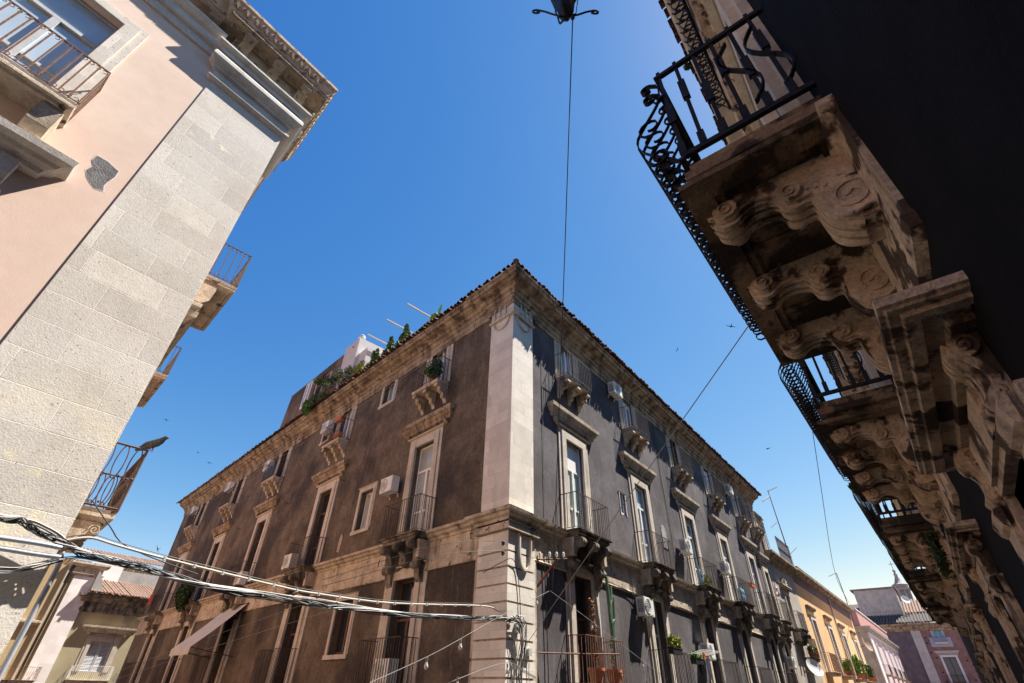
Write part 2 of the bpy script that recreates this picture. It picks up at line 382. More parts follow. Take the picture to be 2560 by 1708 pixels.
# ---------------------------------------------------------------- windows
def window(parent, fr, x, z0, w, h, sw=.3, proud=.07, mat="surround_stone", frame="white_frame", pane="sky_tinted_glass",
           hood=None, transom=None, leaves=2, sill=False, deep=.24, blind=0.0, head=None, bare=False, label=None, shutter=None, crown=True):
    """stone surround (part) > sash, glass, hood; opening w x h whose sill is at z0"""
    m = MB(); hd = head if head else sw
    prof = [(0, 0), (proud, 0), (proud, .02), (proud, sw*.55), (proud*.55, sw*.62), (proud*.55, sw), (0, sw)]
    if bare: m.box(-w/2-.04, w/2+.04, .02, .06, h, h+.05)
    else:
        for sx in (-1, 1):
            a, b = sorted((sx*w/2, sx*(w/2+sw*.62))); m.box(a, b, -proud, .01, 0, h)
            a, b = sorted((sx*(w/2+sw*.62), sx*(w/2+sw))); m.box(a, b, -proud*.5, .01, 0, h + hd*.9)
        m.box(-w/2-sw*.62, w/2+sw*.62, -proud, .01, h, h+hd*.62)
        m.box(-w/2-sw*.62, w/2+sw*.62, -proud*.5, .01, h+hd*.62, h+hd*.9)
        if crown: m.mould(-w/2-sw, w/2+sw, [(0, h+hd*.9), (proud*1.1, h+hd*.9), (proud*1.6, h+hd), (0, h+hd+.005)])
        if sill: m.box(-w/2-sw, w/2+sw, -proud*1.4, .01, -.14, -.001)
    p = m.build("window", mat, parent, fr.rel(parent, x, 0, z0), fr.a)
    if label: p["label"] = label
    f = MB(); t = .065; hh = h - blind
    ys = (deep-.05, deep-.002)
    f.box(-w/2, -w/2+t, *ys, 0, h); f.box(w/2-t, w/2, *ys, 0, h); f.box(-w/2+t, w/2-t, *ys, hh-t, hh); f.box(-w/2+t, w/2-t, *ys, 0, t*1.6)
    if leaves == 2: f.box(-t*.9, t*.9, ys[0]-.01, ys[1], t*1.6, (transom or hh-t))
    if transom: f.box(-w/2+t, w/2-t, ys[0]-.012, ys[1], transom, transom+t*1.3)
    if h > 2.6: f.box(-w/2+t, w/2-t, ys[0]+.01, ys[1], h*.26, h*.26+t)
    f.build("sash", frame, p)
    g = MB().box(-w/2, w/2, deep+.001, deep+.02, 0, hh); g.build("glass", pane, p)
    if blind: MB().box(-w/2, w/2, deep-.03, deep+.03, hh+.002, h).build("roller_blind", "white_frame", p)
    if shutter:
        s_ = MB()
        for sx in (-1, 1):
            a, b = sorted((sx*.03, sx*(w/2-.02)))
            for q in range(int(h/.09)):
                zc = .08 + q*.09
                if zc < h-.1: s_.add([(a+.05,deep-.10,zc),(b-.05,deep-.10,zc),(b-.05,deep-.06,zc+.07),(a+.05,deep-.06,zc+.07)], [(0,1,2,3)])
            s_.box(a, a+.05, deep-.12, deep-.06, .02, h-.02); s_.box(b-.05, b, deep-.12, deep-.06, .02, h-.02)
            s_.box(a+.05, b-.05, deep-.12, deep-.06, h-.09, h-.02); s_.box(a+.05, b-.05, deep-.12, deep-.06, .02, .08)
        s_.build("shutter", shutter, p)
    if hood:
        hw, hp, hz0, hz1, hmat = hood               # half width, projection, bottom, top (above z0)
        q = MB(); H = hz1-hz0
        q.mould(-hw, hw, [(0,hz0),(hp*.35,hz0+H*.04),(hp*.4,hz0+H*.25),(hp*.62,hz0+H*.4),(hp*.7,hz0+H*.55),(hp*.96,hz0+H*.66),(hp,hz0+H*.95),(0,hz1)])
        fz = h+hd
        for sx in (-1, 1):                           # side brackets and frieze panel
            a, b = sorted((sx*(hw-.30), sx*(hw-.08)))
            q.extx([(0,hz0),(-hp*.5,hz0),(-hp*.42,hz0-(hz0-fz)*.5),(-.05,fz),(0,fz)], a, b)
        q.box(-hw+.34, hw-.34, -.03, .0, fz+.06, hz0-.05)
        q.build("hood", hmat, p)
    return p

# ---------------------------------------------------------------- balconies
def railing_mesh(w, d, h, step=.13, bar=.008, base=.05, top=.022):
    m = MB()
    x0, x1 = -w/2, w/2
    def seg(a, b):
        L = math.dist(a, b); n = max(1, int(L/step))
        for i in range(n):
            x = a[0]+(b[0]-a[0])*i/n; y = a[1]+(b[1]-a[1])*i/n
            m.box(x-bar, x+bar, y-bar, y+bar, base, h)
        for z, t in ((h, top), (base, top*.7)):
            ax, bx = sorted((a[0], b[0])); ay, by = sorted((a[1], b[1]))
            m.box(ax-t*.6, bx+t*.6, ay-t*.6, by+t*.6, z-t*.5, z+t*.5)
    seg((x0, 0), (x0, -d)); seg((x0, -d), (x1, -d)); seg((x1, -d), (x1, 0)); 
    m.box(x1-bar, x1+bar, -bar, bar, base, h)
    return m
def belt_corbel(kind):
    m = MB()
    if kind == "scroll":
        prof = [(0,0),(-.72,0),(-.80,-.05),(-.83,-.14),(-.76,-.24),(-.62,-.26),(-.52,-.28),(-.43,-.38),(-.34,-.52),(-.22,-.66),(-.1,-.72),(0,-.72)]
        prof = soft([(y*.86, z) for y, z in prof])
        m.extx(prof, -.13, .13)
        for (cy, cz, r) in ((-.585,-.14,.14), (-.18,-.59,.11)):
            for k in range(3):                       # ribbed roll on the front
                xx = -.12 + k*.085
                m.add(*cyl_x(cy-.03, cz, r*(1.08 if k == 1 else 1.0), xx, xx+.07, 14))
            for sx in (-1, 1):
                pts = [(sx*.135, y, z) for y, z in spiral(cy, cz, r*.85, 1.6, PI, 18)]
                m.ribbon(pts, (1,0,0), .03, .025)
    else:
        m.extx([(0,0),(-.44,0),(-.44,-.05),(-.42,-.16),(-.35,-.2),(-.33,-.34),(-.2,-.38),(-.18,-.52),(-.06,-.58),(0,-.74)], -.095, .095)
        m.extx([(0,-.02),(-.54,-.02),(-.55,-.15),(0,-.15)], -.115, .115)
        m.extx([(0,-.15),(-.36,-.15),(-.38,-.3),(0,-.3)], -.105, .105)
    return m
def cyl_x(cy, cz, r, x0, x1, n):
    vs = [(x, cy+r*math.cos(2*PI*j/n), cz+r*math.sin(2*PI*j/n)) for x in (x0, x1) for j in range(n)]
    return vs, [tuple(range(n))[::-1], tuple(range(n, 2*n))] + [(j, (j+1)%n, n+(j+1)%n, n+j) for j in range(n)]
def belt_balcony(parent, fr, x, z, w=2.25, d=.74, rail_h=1.2, mat="sooty_stone", rail="rail_iron", low=False):
    m = MB(); hw = w/2
    m.mould(-hw+d, hw-d, [(0,-.24),(d*.78,-.22),(d*.82,-.15),(d*.9,-.13),(d-.1,-.07),(d-.1,-.05),(d-.02,-.04),(d-.0,-.01),(0,.0)])
    b = m.build("balcony", mat, parent, fr.rel(parent, x, 0, z), fr.a)
    railing_mesh(w-.1, d-.06, rail_h).build("railing", rail, b, (0,0,0))
    if not low:
        c = belt_corbel("scroll").build("corbel", mat, b, (0,0,-.24), 0, True)
        for px in (-hw+.3, hw-.3):
            k = copy_tree(c, b, (px,0,-.24))
        for sx in (-1, 1):                           # ribbed cheek closing the end of the balcony
            q = MB()
            for i in range(8):
                q.box(-.10, .10, -.5+i*.012, 0, -.26-.066*i-.055, -.26-.066*i)
            q.box(-.085, .085, -.46, 0, -.80, -.25)
            q.build("cheek_block", "worn_stone", b, (sx*(hw-.14), 0, 0))
    return b
def small_balcony(parent, fr, x, z, w=1.95, d=.66, rail_h=1.1, mat="worn_stone", rail="rail_iron", n=3):
    m = MB(); hw = w/2
    m.mould(-hw+d, hw-d, [(0,-.14),(d*.86,-.13),(d*.88,-.07),(d-.08,-.05),(d-.06,-.005),(0,0)])
    b = m.build("balcony", mat, parent, fr.rel(parent, x, 0, z), fr.a)
    railing_mesh(w-.1, d-.05, rail_h).build("railing", rail, b)
    c = belt_corbel("block").build("corbel", mat, b, (0,0,-.14))
    for px in (-hw+.22, hw-.22): copy_tree(c, b, (px,0,-.14))
    return b

# ---------------------------------------------------------------- corner palazzo (centre)
Cx, Cy = 11.326, 9.053
aL = AZR - AZL
dL = Vector((math.cos(aL), math.sin(aL)))
nL = Vector((-dL.y, dL.x))
FR = Frame(Cx, Cy, 0.0)
FL = Frame(Cx, Cy, math.atan2(-dL.y, -dL.x))
pal = thing("corner_palazzo", "three storey palazzo of dark lava render with pale corner pier and rows of balconies", "building", (Cx, Cy, 0))
RLEN, LLEN = 31.2, 41.9
def rel(v): return (v[0]-Cx, v[1]-Cy, v[2])
RB = [3.9, 9.6, 15.4, 20.9, 26.5, 29.8]
LB = [4.8, 12.95, 20.8, 28.3, 36.3]
holesR, holesL = [], []
winspec = []
for i, s in enumerate(RB):
    w2 = 1.2 if i < 5 else .95
    h2 = 3.45 if i < 5 else 3.1
    winspec.append(("R", s, 6.14, w2, h2, "2F", i)); winspec.append(("R", s-.12, 12.15, 1.02 if i < 5 else .8, 2.15, "3F", i)); winspec.append(("R", s+.05, .4, 1.2, 4.5, "1F", i))
for i, s in enumerate(LB):
    winspec.append(("L", s, 6.1, 1.25, 3.55, "2F", i)); winspec.append(("L", s-.15, 12.05, 1.05, 2.25, "3F", i)); winspec.append(("L", s+.1, .4, 1.3, 4.35, "1F", i))
for f, s, z, w, h, k, i in winspec:
    if f == "R": holesR.append((s-w/2, s+w/2, z, z+h))
    else: holesL.append((-s-w/2, -s+w/2, z, z+h))
smallR = [(7.73, 7.82, .5, .9)]
smallL = [(8.65, 12.95, .95, 1.35), (8.8, 7.05, 1.0, 1.65), (8.8, 2.7, 1.25, 1.75), (14.9, 12.9, .7, 1.1)]
for s, z, w, h in smallR: holesR.append((s-w/2, s+w/2, z, z+h))
for s, z, w, h in smallL: holesL.append((-s-w/2, -s+w/2, z, z+h))
wr = wall(0, RLEN, 0, 15.0, holesR).build("wall", "lava_render", pal, (0,0,0), 0); wr["label"] = "grey sunlit street wall"
wl = wall(-LLEN, 0, 0, 15.0, holesL).build("wall", "bounce_tinted_lava_render", pal, (0,0,0), FL.a); wl["label"] = "brown shaded side wall"
e1 = Vector((dL.x*LLEN, dL.y*LLEN)); e2 = Vector((RLEN, 0))
for a, b in ((e1, e1+Vector((14,0))), (e2, e2+dL*14)):
    MB().add([(a.x,a.y,0),(b.x,b.y,0),(b.x,b.y,15),(a.x,a.y,15)], [(0,1,2,3)]).build("end_wall", "lava_render", pal, recalc=False)
# corner pier: upper smooth shaft, lower rusticated blocks, cresting panel
PW = 1.17
up = MB()
def pier(m, w, d, z0, z1):                           # L-shaped clasping pier in plan (building coordinates)
    m.sweep([tuple(dL*w), (0,0), (w, 0)], [(0,z0),(d,z0),(d,z1),(0,z1)])
up2 = MB(); pier(up2, PW, .07, 6.1, 14.0)
up2.build("corner_pier", "cream_stone", pal)
lo = MB(); pier(lo, PW+.14, .05, 0, 5.5)
lo.build("quoin_core", "worn_stone", pal)
rg = MB()
zq = [1.1, 1.54, 1.97, 2.37, 2.79, 3.21, 3.64, 4.07, 4.5, 4.91, 5.47]
for a, b in zip(zq[:-1], zq[1:]): pier(rg, PW-.03, .12, a+.025, b-.025)
rg.build("quoin_blocks", "cream_stone", pal)
cr = MB(); pier(cr, PW-.05, .12, 13.62, 14.62); cr.build("cresting_block", "surround_stone", pal)
cr = MB(); pier(cr, PW+.02, .18, 13.52, 13.60); cr.build("cresting_moulding", "surround_stone", pal)
cr = MB(); pier(cr, PW+.06, .2, 14.6, 14.7); cr.build("cresting_moulding", "surround_stone", pal)
for fr, sg in ((FR, 1), (FL, -1)):
    for k in range(3):
        xx = sg*(.30 + .3*k); t = MB()
        t.box(-.03, .03, -.165, -.12, 13.78, 14.32); t.box(-.045, .045, -.17, -.12, 13.70, 13.78)
        for q in range(4): t.box(-.022, .022, -.185, -.165, 13.84+.12*q, 13.90+.12*q)
        t.lathe([(.055,0),(.055,.05),(.02,.06)], n=10, mat=Matrix.Translation((0,-.12,14.43)) @ Matrix.Rotation(PI/2, 4, 'X'))
        t.build("carved_drop", "surround_stone", pal, fr.rel(pal, xx, 0, 0), fr.a)
    u = MB(); u.ribbon([(sg*.55 + .42*math.cos(PI*(1+i/14)), -.09, 13.5 + .42*math.sin(PI*(1+i/14))) for i in range(15)], (0,1,0), .07, .05)
    u.build("carved_swag", "surround_stone", pal, fr.rel(pal, 0, 0, 0), fr.a)
u = MB(); u.ribbon([(.33, -.14, 5.45)] + [(.6 + .27*math.cos(PI*(1+i/14)), -.14, 5.0 + .5*math.sin(PI*(1+i/14))) for i in range(15)] + [(.87, -.14, 5.45)], (0,1,0), .12, .06)
u.build("carved_swag", "surround_stone", pal, FR.rel(pal, 0, 0, 0), FR.a)
cap = MB(); pier(cap, PW+.08, .24, 5.48, 5.6); pier(cap, PW+.04, .2, 5.6, 5.68)
cap.build("pier_capital", "worn_stone", pal)
main_path = [tuple(dL*LLEN), tuple(dL*(PW+.12)), tuple(dL*(PW+.12)+nL*.1), tuple(nL*.1 + Vector((0,-.1)) + Vector((-.0,0))), (PW+.12, -.1), (PW+.12, 0), (RLEN, 0)]
cj = (nL + Vector((0,-1))) / (1 + nL.dot(Vector((0,-1)))) * .1
main_path[3] = tuple(cj)
bc = MB().sweep(main_path, [(0,5.76),(.05,5.76),(.07,5.84),(.16,5.88),(.19,5.95),(.28,5.98),(.30,6.06),(.24,6.09),(0,6.13)])
bc.build("belt_cornice", "worn_stone", pal)
fz = MB().sweep([tuple(dL*LLEN), (0,0), (RLEN,0)], [(0,4.86),(.05,4.86),(.07,4.9),(.035,4.94),(.035,5.75),(0,5.75)])
fz.build("belt_frieze", "worn_stone", pal)
ec = MB().sweep(main_path, [(0,14.02),(.05,14.02),(.05,14.18),(.09,14.2),(.09,14.40),(.15,14.43),(.18,14.55),(.26,14.58),(.32,14.7),(.5,14.76),(.55,14.82),(.66,14.84),(.68,14.98),(.74,15.0),(.76,15.08),(0,15.1)])
ec.build("eave_cornice", "cornice_stone", pal)
# vertical flat pilaster strips beside windows under the eave (frames around the plaster panels)
st_ = MB().box(-.09, .09, -.03, .0, 0, 1.94).build("window_strip", "surround_stone", pal, FR.rel(pal, RB[0]-.98, 0, 12.1), FR.a)
for s in RB:
    for sx in (-1, 1):
        if (s, sx) != (RB[0], -1): copy_tree(st_, pal, FR.rel(pal, s-.12+sx*.86, 0, 12.1), FR.a)
for s in LB:
    for sx in (-1, 1): copy_tree(st_, pal, FL.rel(pal, -(s-.15)+sx*.88, 0, 12.08), FL.a)
st_ = MB().box(-.16, .16, -.05, .0, 0, 4.75).build("pilaster_strip", "surround_stone", pal, FL.rel(pal, -(LB[0]+.1)-1.05, 0, .1), FL.a)
for s in LB:
    for sx in (-1, 1):
        if (s, sx) != (LB[0], -1): copy_tree(st_, pal, FL.rel(pal, -(s+.1)+sx*1.05, 0, .1), FL.a)
# roof: sloping plane and two rows of barrel tiles along the eaves
def tile_rows(x0, x1, step, slope, length, out, z, r=.105, seed=1, rows=1, hip=None):
    m = MB(); rr = random.Random(seed); x = x0
    while x < x1:
        j = rr.uniform(-.03, .03); zz = z + rr.uniform(-.015, .015); rad = r*rr.uniform(.9, 1.1)
        for row in range(rows):
            oy = -out + row*.42; dz = row*.42*slope
            o2 = oy + rr.uniform(-.04, .04); L0 = length
            if hip: length = max(0, min(L0, hip(x) - row*.42))
            if length < .06: length = L0; continue
            n = 6; vs = []
            for (yy, f) in ((o2, 1.0), (o2+length, .82)):
                for k in range(n+1):
                    a = PI*k/n
                    vs.append((x+j+rad*f*math.cos(a), yy, zz+dz+(yy-o2)*slope + rad*f*math.sin(a)))
            for k in range(n+1):
                a = PI*k/n; vs.append((x+j+rad*.78*math.cos(a), o2, zz+dz + rad*.78*math.sin(a)))
            fs = [(k, k+1, n+2+k, n+1+k) for k in range(n)] + [(k, 2*(n+1)+k, 2*(n+1)+k+1, k+1) for k in range(n)]
            m.add(vs, fs); length = L0
        x += step
    return m
SLP = .32
rf = MB()
oo = .8
ca = Vector(cj)/.1*oo
zz0 = 15.12
ra = [Vector((e1.x, e1.y)) + nL*oo, ca, Vector((RLEN+.3, -oo))]
inn = [Vector((e1.x, e1.y)) - nL*7, Vector((7.9, 7.0)), Vector((RLEN+.3, 7.0))]
for k in range(2):
    rf.add([(ra[k].x,ra[k].y,zz0),(ra[k+1].x,ra[k+1].y,zz0),(inn[k+1].x,inn[k+1].y,zz0+SLP*7.8),(inn[k].x,inn[k].y,zz0+SLP*7.8)], [(0,1,2,3)])
    rf.add([(ra[k].x,ra[k].y,zz0-.03),(ra[k+1].x,ra[k+1].y,zz0-.03),(inn[k+1].x,inn[k+1].y,zz0-.03),(inn[k].x,inn[k].y,zz0-.03)], [(3,2,1,0)])
rf.add([(inn[0].x,inn[0].y,17.6),(inn[1].x,inn[1].y,17.6),(inn[2].x,inn[2].y,17.6),(inn[2].x,inn[2].y+8,16),(inn[0].x+9,inn[0].y,16)], [(0,1,2,3,4)])
roof = rf.build("roof", "old_roof_tile", pal, recalc=False)
tile_rows(-.85, RLEN+.4, .235, SLP, .9, .92, 15.1, seed=3, rows=2, hip=lambda x: x+1.0).build("eave_tiles", "old_roof_tile", roof)
tile_rows(-LLEN-.3, .85, .235, SLP, .9, .92, 15.1, seed=4, rows=2, hip=lambda x: 1.0-x).build("eave_tiles", "old_roof_tile", roof, (0,0,0), FL.a)
hip = MB(); hd_ = (inn[1]-ca)
for k in range(4):
    p = Vector((ca.x, ca.y, zz0+.06)) + Vector((hd_.x, hd_.y, SLP*7.8)).normalized()*(k*.4-.1)
    q = p + Vector((hd_.x, hd_.y, SLP*7.8)).normalized()*.5
    hip.tube([p, q], [.12, .09], 10)
hip.build("hip_tiles", "old_roof_tile", roof)

# windows of both street fronts
for f, s, z, w, h, k, i in winspec:
    fr = FR if f == "R" else FL
    x = s if f == "R" else -s
    if k == "2F":
        pane = {("R",0):"mint_glass", ("L",0):"curtain_glass", ("R",1):"pale_blue_glass", ("R",3):"curtain_glass", ("R",4):"pale_blue_glass", ("L",3):"sky_tinted_glass"}.get((f,i), "sky_tinted_glass" if f == "R" else "dark_glass")
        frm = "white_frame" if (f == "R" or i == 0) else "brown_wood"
        bl = {("R",0):1.05, ("R",2):.3, ("R",3):.3, ("R",4):.35}.get((f,i), 0)
        window(pal, fr, x, z, w, h, .45, .09, frame=frm, pane=pane, transom=(h*.7 if i != 0 or f == "L" else None), blind=bl, deep=.13 if f == "R" else .24,
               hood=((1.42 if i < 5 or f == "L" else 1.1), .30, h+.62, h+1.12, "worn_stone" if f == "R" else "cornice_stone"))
    elif k == "3F":
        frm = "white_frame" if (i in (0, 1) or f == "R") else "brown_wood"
        window(pal, fr, x, z, w, h, .22, .045, frame=frm, pane="sky_tinted_glass" if i < 2 or f == "R" else "dark_glass", deep=.13 if f == "R" else .24, blind=(0, .5, 0, .8, .3, 0)[i] if f == "R" else 0, shutter="brown_wood" if (f, i) in (("L",3),("L",4),("R",2)) else None)
    else:
        window(pal, fr, x, z, w, h, .42, .1, frame="brown_wood" if not (f == "R" and i == 1) else "white_frame", pane="dark_glass", transom=h*.72, deep=.3, mat="surround_stone")
for s, z, w, h in smallR: window(pal, FR, s, z, w, h, .05, .03, mat="white_frame", leaves=1, deep=.1)
for j, (s, z, w, h) in enumerate(smallL): window(pal, FL, -s, z, w, h, .22, .05, sill=True, pane=("sky_tinted_glass", "curtain_glass", "dark_glass", "dark_glass")[j], frame="white_frame" if j < 2 else "brown_wood", deep=.28)
# balconies
b0 = belt_balcony(pal, FR, RB[0], 6.1)
for s in RB[1:5]: copy_tree(b0, pal, FR.rel(pal, s, 0, 6.1), FR.a)
for s in LB: copy_tree(b0, pal, FL.rel(pal, -s, 0, 6.03), FL.a)
b6 = belt_balcony(pal, FR, RB[5], 6.1, 1.9, .7)
s0 = small_balcony(pal, FR, RB[0]-.12, 12.12)
for s in RB[1:]: copy_tree(s0, pal, FR.rel(pal, s-.12, 0, 12.12), FR.a)
for s in LB: copy_tree(s0, pal, FL.rel(pal, -(s-.15), 0, 12.02), FL.a)
l0 = belt_balcony(pal, FR, RB[0]+.05, 1.9, 2.4, .76, 1.2, rail="rust_iron")
l2 = belt_balcony(pal, FR, RB[1]+.05, 1.9, 2.4, .76, 1.2)
l1 = belt_balcony(pal, FL, -(LB[0]+.1), 1.78, 2.4, .76, 1.2)
for s in RB[2:5]: copy_tree(l2, pal, FR.rel(pal, s+.05, 0, 1.9), FR.a)
for s in LB[1:]: copy_tree(l1, pal, FL.rel(pal, -(s+.1), 0, 1.78), FL.a)
# capitals flanking the first floor doors below the belt balconies
cpm = MB()
for sx in (-1, 1):
    cpm.extx([(0,5.2),(-.34,5.2),(-.36,5.08),(-.25,4.95),(-.2,4.7),(-.1,4.55),(0,4.55)], sx*.86-.16, sx*.86+.16)
    cpm.add(*cyl_x(-.28, 5.06, .12, sx*.86-.19, sx*.86+.19, 12))
cpm.exty([(-.7,4.9)]+[(.7*math.cos(PI-PI*i/12), 4.9+.22*math.sin(PI*i/12)) for i in range(13)]+[(.7,4.9),(.7,5.2),(-.7,5.2)], -.1, -.01)
c0 = cpm.build("door_capital", "sooty_stone", pal, FR.rel(pal, RB[0]+.05, 0, 0), 0)
for s in RB[1:]: copy_tree(c0, pal, FR.rel(pal, s+.05, 0, 0), FR.a)
for s in LB: copy_tree(c0, pal, FL.rel(pal, -(s+.1), 0, 0), FL.a)
# plaster niche and bare patches on the sunlit wall
nm = MB().exty([(-.28,0),(.28,0),(.28,.75),(.2,.95),(0,1.05),(-.2,.95),(-.28,.75)], -.03, .0)
nm.build("plaster_niche", "concrete_grey", pal, FR.rel(pal, 11.75, 0, 7.3), 0)
nm = MB().exty([(-.14,-.3),(.05,-.36),(.14,.0),(.12,.3),(-.02,.42),(-.12,.2)], -.006, .0)
nm.build("plaster_loss", "worn_stone", pal, FL.rel(pal, -10.4, 0, 6.75), FL.a)
# roof penthouse with its white stair block, windows, vent
pw = MB(); d0 = -.25
def lbox(m, s0_, s1_, d0_, d1_, z0, z1):             # box on the side-wall frame: s along the wall, d inward depth
    m.box(-s1_, -s0_, d0_, d1_, z0, z1)
m = MB(); m.exty([(-24.6,15.2),(-15.8,15.2),(-15.8,19.6),(-19.9,19.55),(-24.0,19.5)], .25, 6); m.build("penthouse", "bounce_tinted_lava_render", pal, (0,0,0), FL.a)
window(pal, FL, -19.3, 16.55, .9, 1.9, .12, .03, frame="white_frame", deep=-.27, pane="sky_tinted_glass")
window(pal, FL, -17.3, 17.3, .8, 1.0, .1, .03, frame="brown_wood", deep=-.27, pane="dark_glass")
m = MB(); m.box(-15.78, -14.0, .1, 3.5, 15.3, 19.75); m.box(-13.99, -13.0, .3, 3.5, 15.3, 18.6); m.build("stair_block", "concrete_light", pal, (0,0,0), FL.a)
m = MB(); m.tube([(-14.9,.6,19.7),(-14.9,.6,20.35)], .13, 12); m.lathe([(.13,0),(.24,.03),(.24,.18),(.12,.3),(.02,.34)], (-14.9,.6,20.35), 12)
m.build("roof_vent", "steel_grey", pal, (0,0,0), FL.a, True)
m = MB(); m.box(-13.9, -6.6, .1, .16, 15.35, 16.35); m.build("terrace_parapet", "purple_render", pal, (0,0,0), FL.a)
m = MB(); m.exty([(-8.8,15.3),(-6.3,15.3),(-6.3,16.9),(-8.6,16.6)], .17, .4); m.build("brick_parapet", "cornice_stone", pal, (0,0,0), FL.a)
pg = thing("pergola", "bare timber pergola whose pale beam ends stick out above the palazzo roof terrace", "pergola", FL.w(-10.5, -4.2, 17.3), FL.a)
for xx in (-8.6, -10.65, -12.75, -14.6): MB().box(xx-.035+10.5, xx+.035+10.5, -4.2, .4, 1.93, 2.01).build("beam", "pole_beam", pg)
MB().box(-4.4, 2.2, -.1, .06, 1.75, 1.9).build("cross_beam", "pole_beam", pg)
for xx in (-4.2, 2.0): MB().box(xx-.06, xx+.06, -.08, .04, -.2, 1.75).build("post", "pole_beam", pg)
#NEXT
# ---------------------------------------------------------------- pink palazzo (left)
Ax, Ay = 1.655, 9.053
FP = Frame(Ax, Ay, 0.0)
FH = Frame(Ax, Ay, aL)
pink = thing("pink_palazzo", "pink plastered palazzo with a broad pale stone corner pilaster and carved eave cornice", "building", (Ax, Ay, 0))
hp = [(-4.75,-3.4,9.65,12.55), (-4.75,-3.4,4.2,7.2)]
w_ = wall(-14, 0, 0, 14.2, hp, .32).build("wall", "pink_render", pink); w_["label"] = "pale pink sunlit wall"
hh_ = [(2.6,3.9,4.3,7.3), (2.75,3.9,9.75,12.4), (9.4,10.7,9.9,12.4), (9.4,10.7,4.3,7.3)]
w_ = wall(0, 41, 0, 14.2, hh_, .32).build("wall", "orange_pink_render", pink, (0,0,0), FH.a); w_["label"] = "wall along the side street"
fw = [Vector((-14,0)), Vector((-14,12)), Vector((-3,12))+dL*29, dL*41]
bk = MB()
for a, b in zip(fw[:-1], fw[1:]): bk.add([(a.x,a.y,0),(b.x,b.y,0),(b.x,b.y,14.2),(a.x,a.y,14.2)], [(0,1,2,3)])
bk.build("back_wall", "pink_render", pink, recalc=False)
MB().add([(-14,0,15.55),(0,0,15.55),(*(dL*41),15.55),(*fw[2],15.55),(-14,12,15.55)], [(0,1,2,3,4)]).build("roof", "pale_roof_tile", pink, recalc=False)
PLW = 1.755
pil = MB(); pil.sweep([(-PLW,.02), (-PLW,0), (0,0), tuple(dL*1.7), tuple(dL*1.7 - Vector((-nL.x,-nL.y))*.03)], [(0,0),(.02,0),(.02,13.0),(0,13.0)])
pil.build("corner_pilaster", "tufa_blocks", pink)
# ragged plaster edge, slightly proud of the pink wall beside the pilaster
rr = random.Random(5); ed = [(-PLW-.0, 0)]; z = 0
pts = []
while z < 13: pts.append((-PLW-.004-rr.choice([.002,.004,.008,.016,.01]) , z)); z += rr.uniform(.12, .5)
ed = MB(); pl = [(-PLW-.001, 0)] + [(-PLW-.001, 13)] + pts[::-1]
ed.exty(pl, -.012, .0); ed.build("plaster_edge", "purple_render", pink)
cpth = [(-PLW-.02,.1), (-PLW-.02,0), (0,0), tuple(dL*1.75), tuple(dL*1.75 + nL*.1)]
cp = MB().sweep(cpth, [(.0,12.95),(.07,12.97),(.13,13.03),(.13,13.10),(.075,13.12),(.075,13.32),(.11,13.35),(.15,13.36),(.15,13.43),(.19,13.46),(.25,13.5),(.29,13.58),(.29,13.68),(.26,13.76),(.21,13.8),(.21,13.84),(.25,13.86),(.25,14.0),(.33,14.03),(.36,14.08),(.36,14.14),(0,14.15)])
cp.build("pilaster_capital", "entablature_stone", pink)
upth = [(-14,.28), (-PLW-.06,.28), (-PLW-.06,0), (0,0), tuple(dL*1.9), tuple(dL*1.9 + nL*.28), tuple(dL*41 + nL*.28)]
ent = MB().sweep(upth, [(-.3,14.14),(.05,14.16),(.05,14.5),(.1,14.53),(.1,14.92),(.46,14.94),(.46,14.98),(.49,15.0),(.49,15.08),(.52,15.10),(.54,15.2),(.58,15.36),(.62,15.44),(.64,15.48),(.64,15.58),(-.3,15.62)])
ent.build("eave_cornice", "carved_stone", pink)
wc = MB().sweep([(-14,0), (-PLW-.3,0)], [(0,13.7),(.06,13.7),(.06,13.95),(.14,13.97),(.14,14.2),(.22,14.25),(.3,14.36),(.3,14.42),(0,14.43)])
wc.build("wall_architrave", "entablature_stone", pink)
# modillions, coffer rosettes, carved leaf border on the cornice face
mod = MB()
pf = [(-.08,14.93),(-.44,14.935),(-.46,14.86),(-.42,14.78),(-.34,14.74),(-.27,14.70),(-.2,14.56),(-.14,14.5),(-.08,14.5)]
mod.extx(pf, -.13, .13)
for q in range(4): mod.extx([(y*1.03, z-.014) for y, z in pf[2:8]] + [(-.12,14.8)], -.11+q*.06, -.075+q*.06)
for sx in (-1, 1):
    mod.ribbon([(sx*.135, y, z) for y, z in spiral(-.37, 14.84, .075, 1.4, 0, 14)], (1,0,0), .02, .014)
m0 = mod.build("modillion", "carved_stone", pink, (.12-.0, 0, 0), 0, True); m0.location = (-.1,0,0)
for k in range(1, 3): copy_tree(m0, pink, (-.1-.78*k, 0, 0))
for k in range(1, 3): copy_tree(m0, pink, tuple(dL*(-.55+.78*k)) + (0,), FH.a)
for k in range(6): copy_tree(m0, pink, (-2.45-.84*k, .28, 0))
ros = MB()
for k in range(8):
    a = 2*PI*k/8; ros.tube([(0,0,0),(.06*math.cos(a),.06*math.sin(a),-.02),(.1*math.cos(a),.1*math.sin(a),-.0)], [.02,.035,.015], 6)
ros.tube([(0,0,.01),(0,0,-.035)], .03, 8)
r0_ = ros.build("rosette", "carved_stone", pink, (-.49, -.27, 14.93), 0, True)
for k in range(1, 3): copy_tree(r0_, pink, (-.49-.78*k, -.27, 14.93))
lf = MB(); rr = random.Random(2)
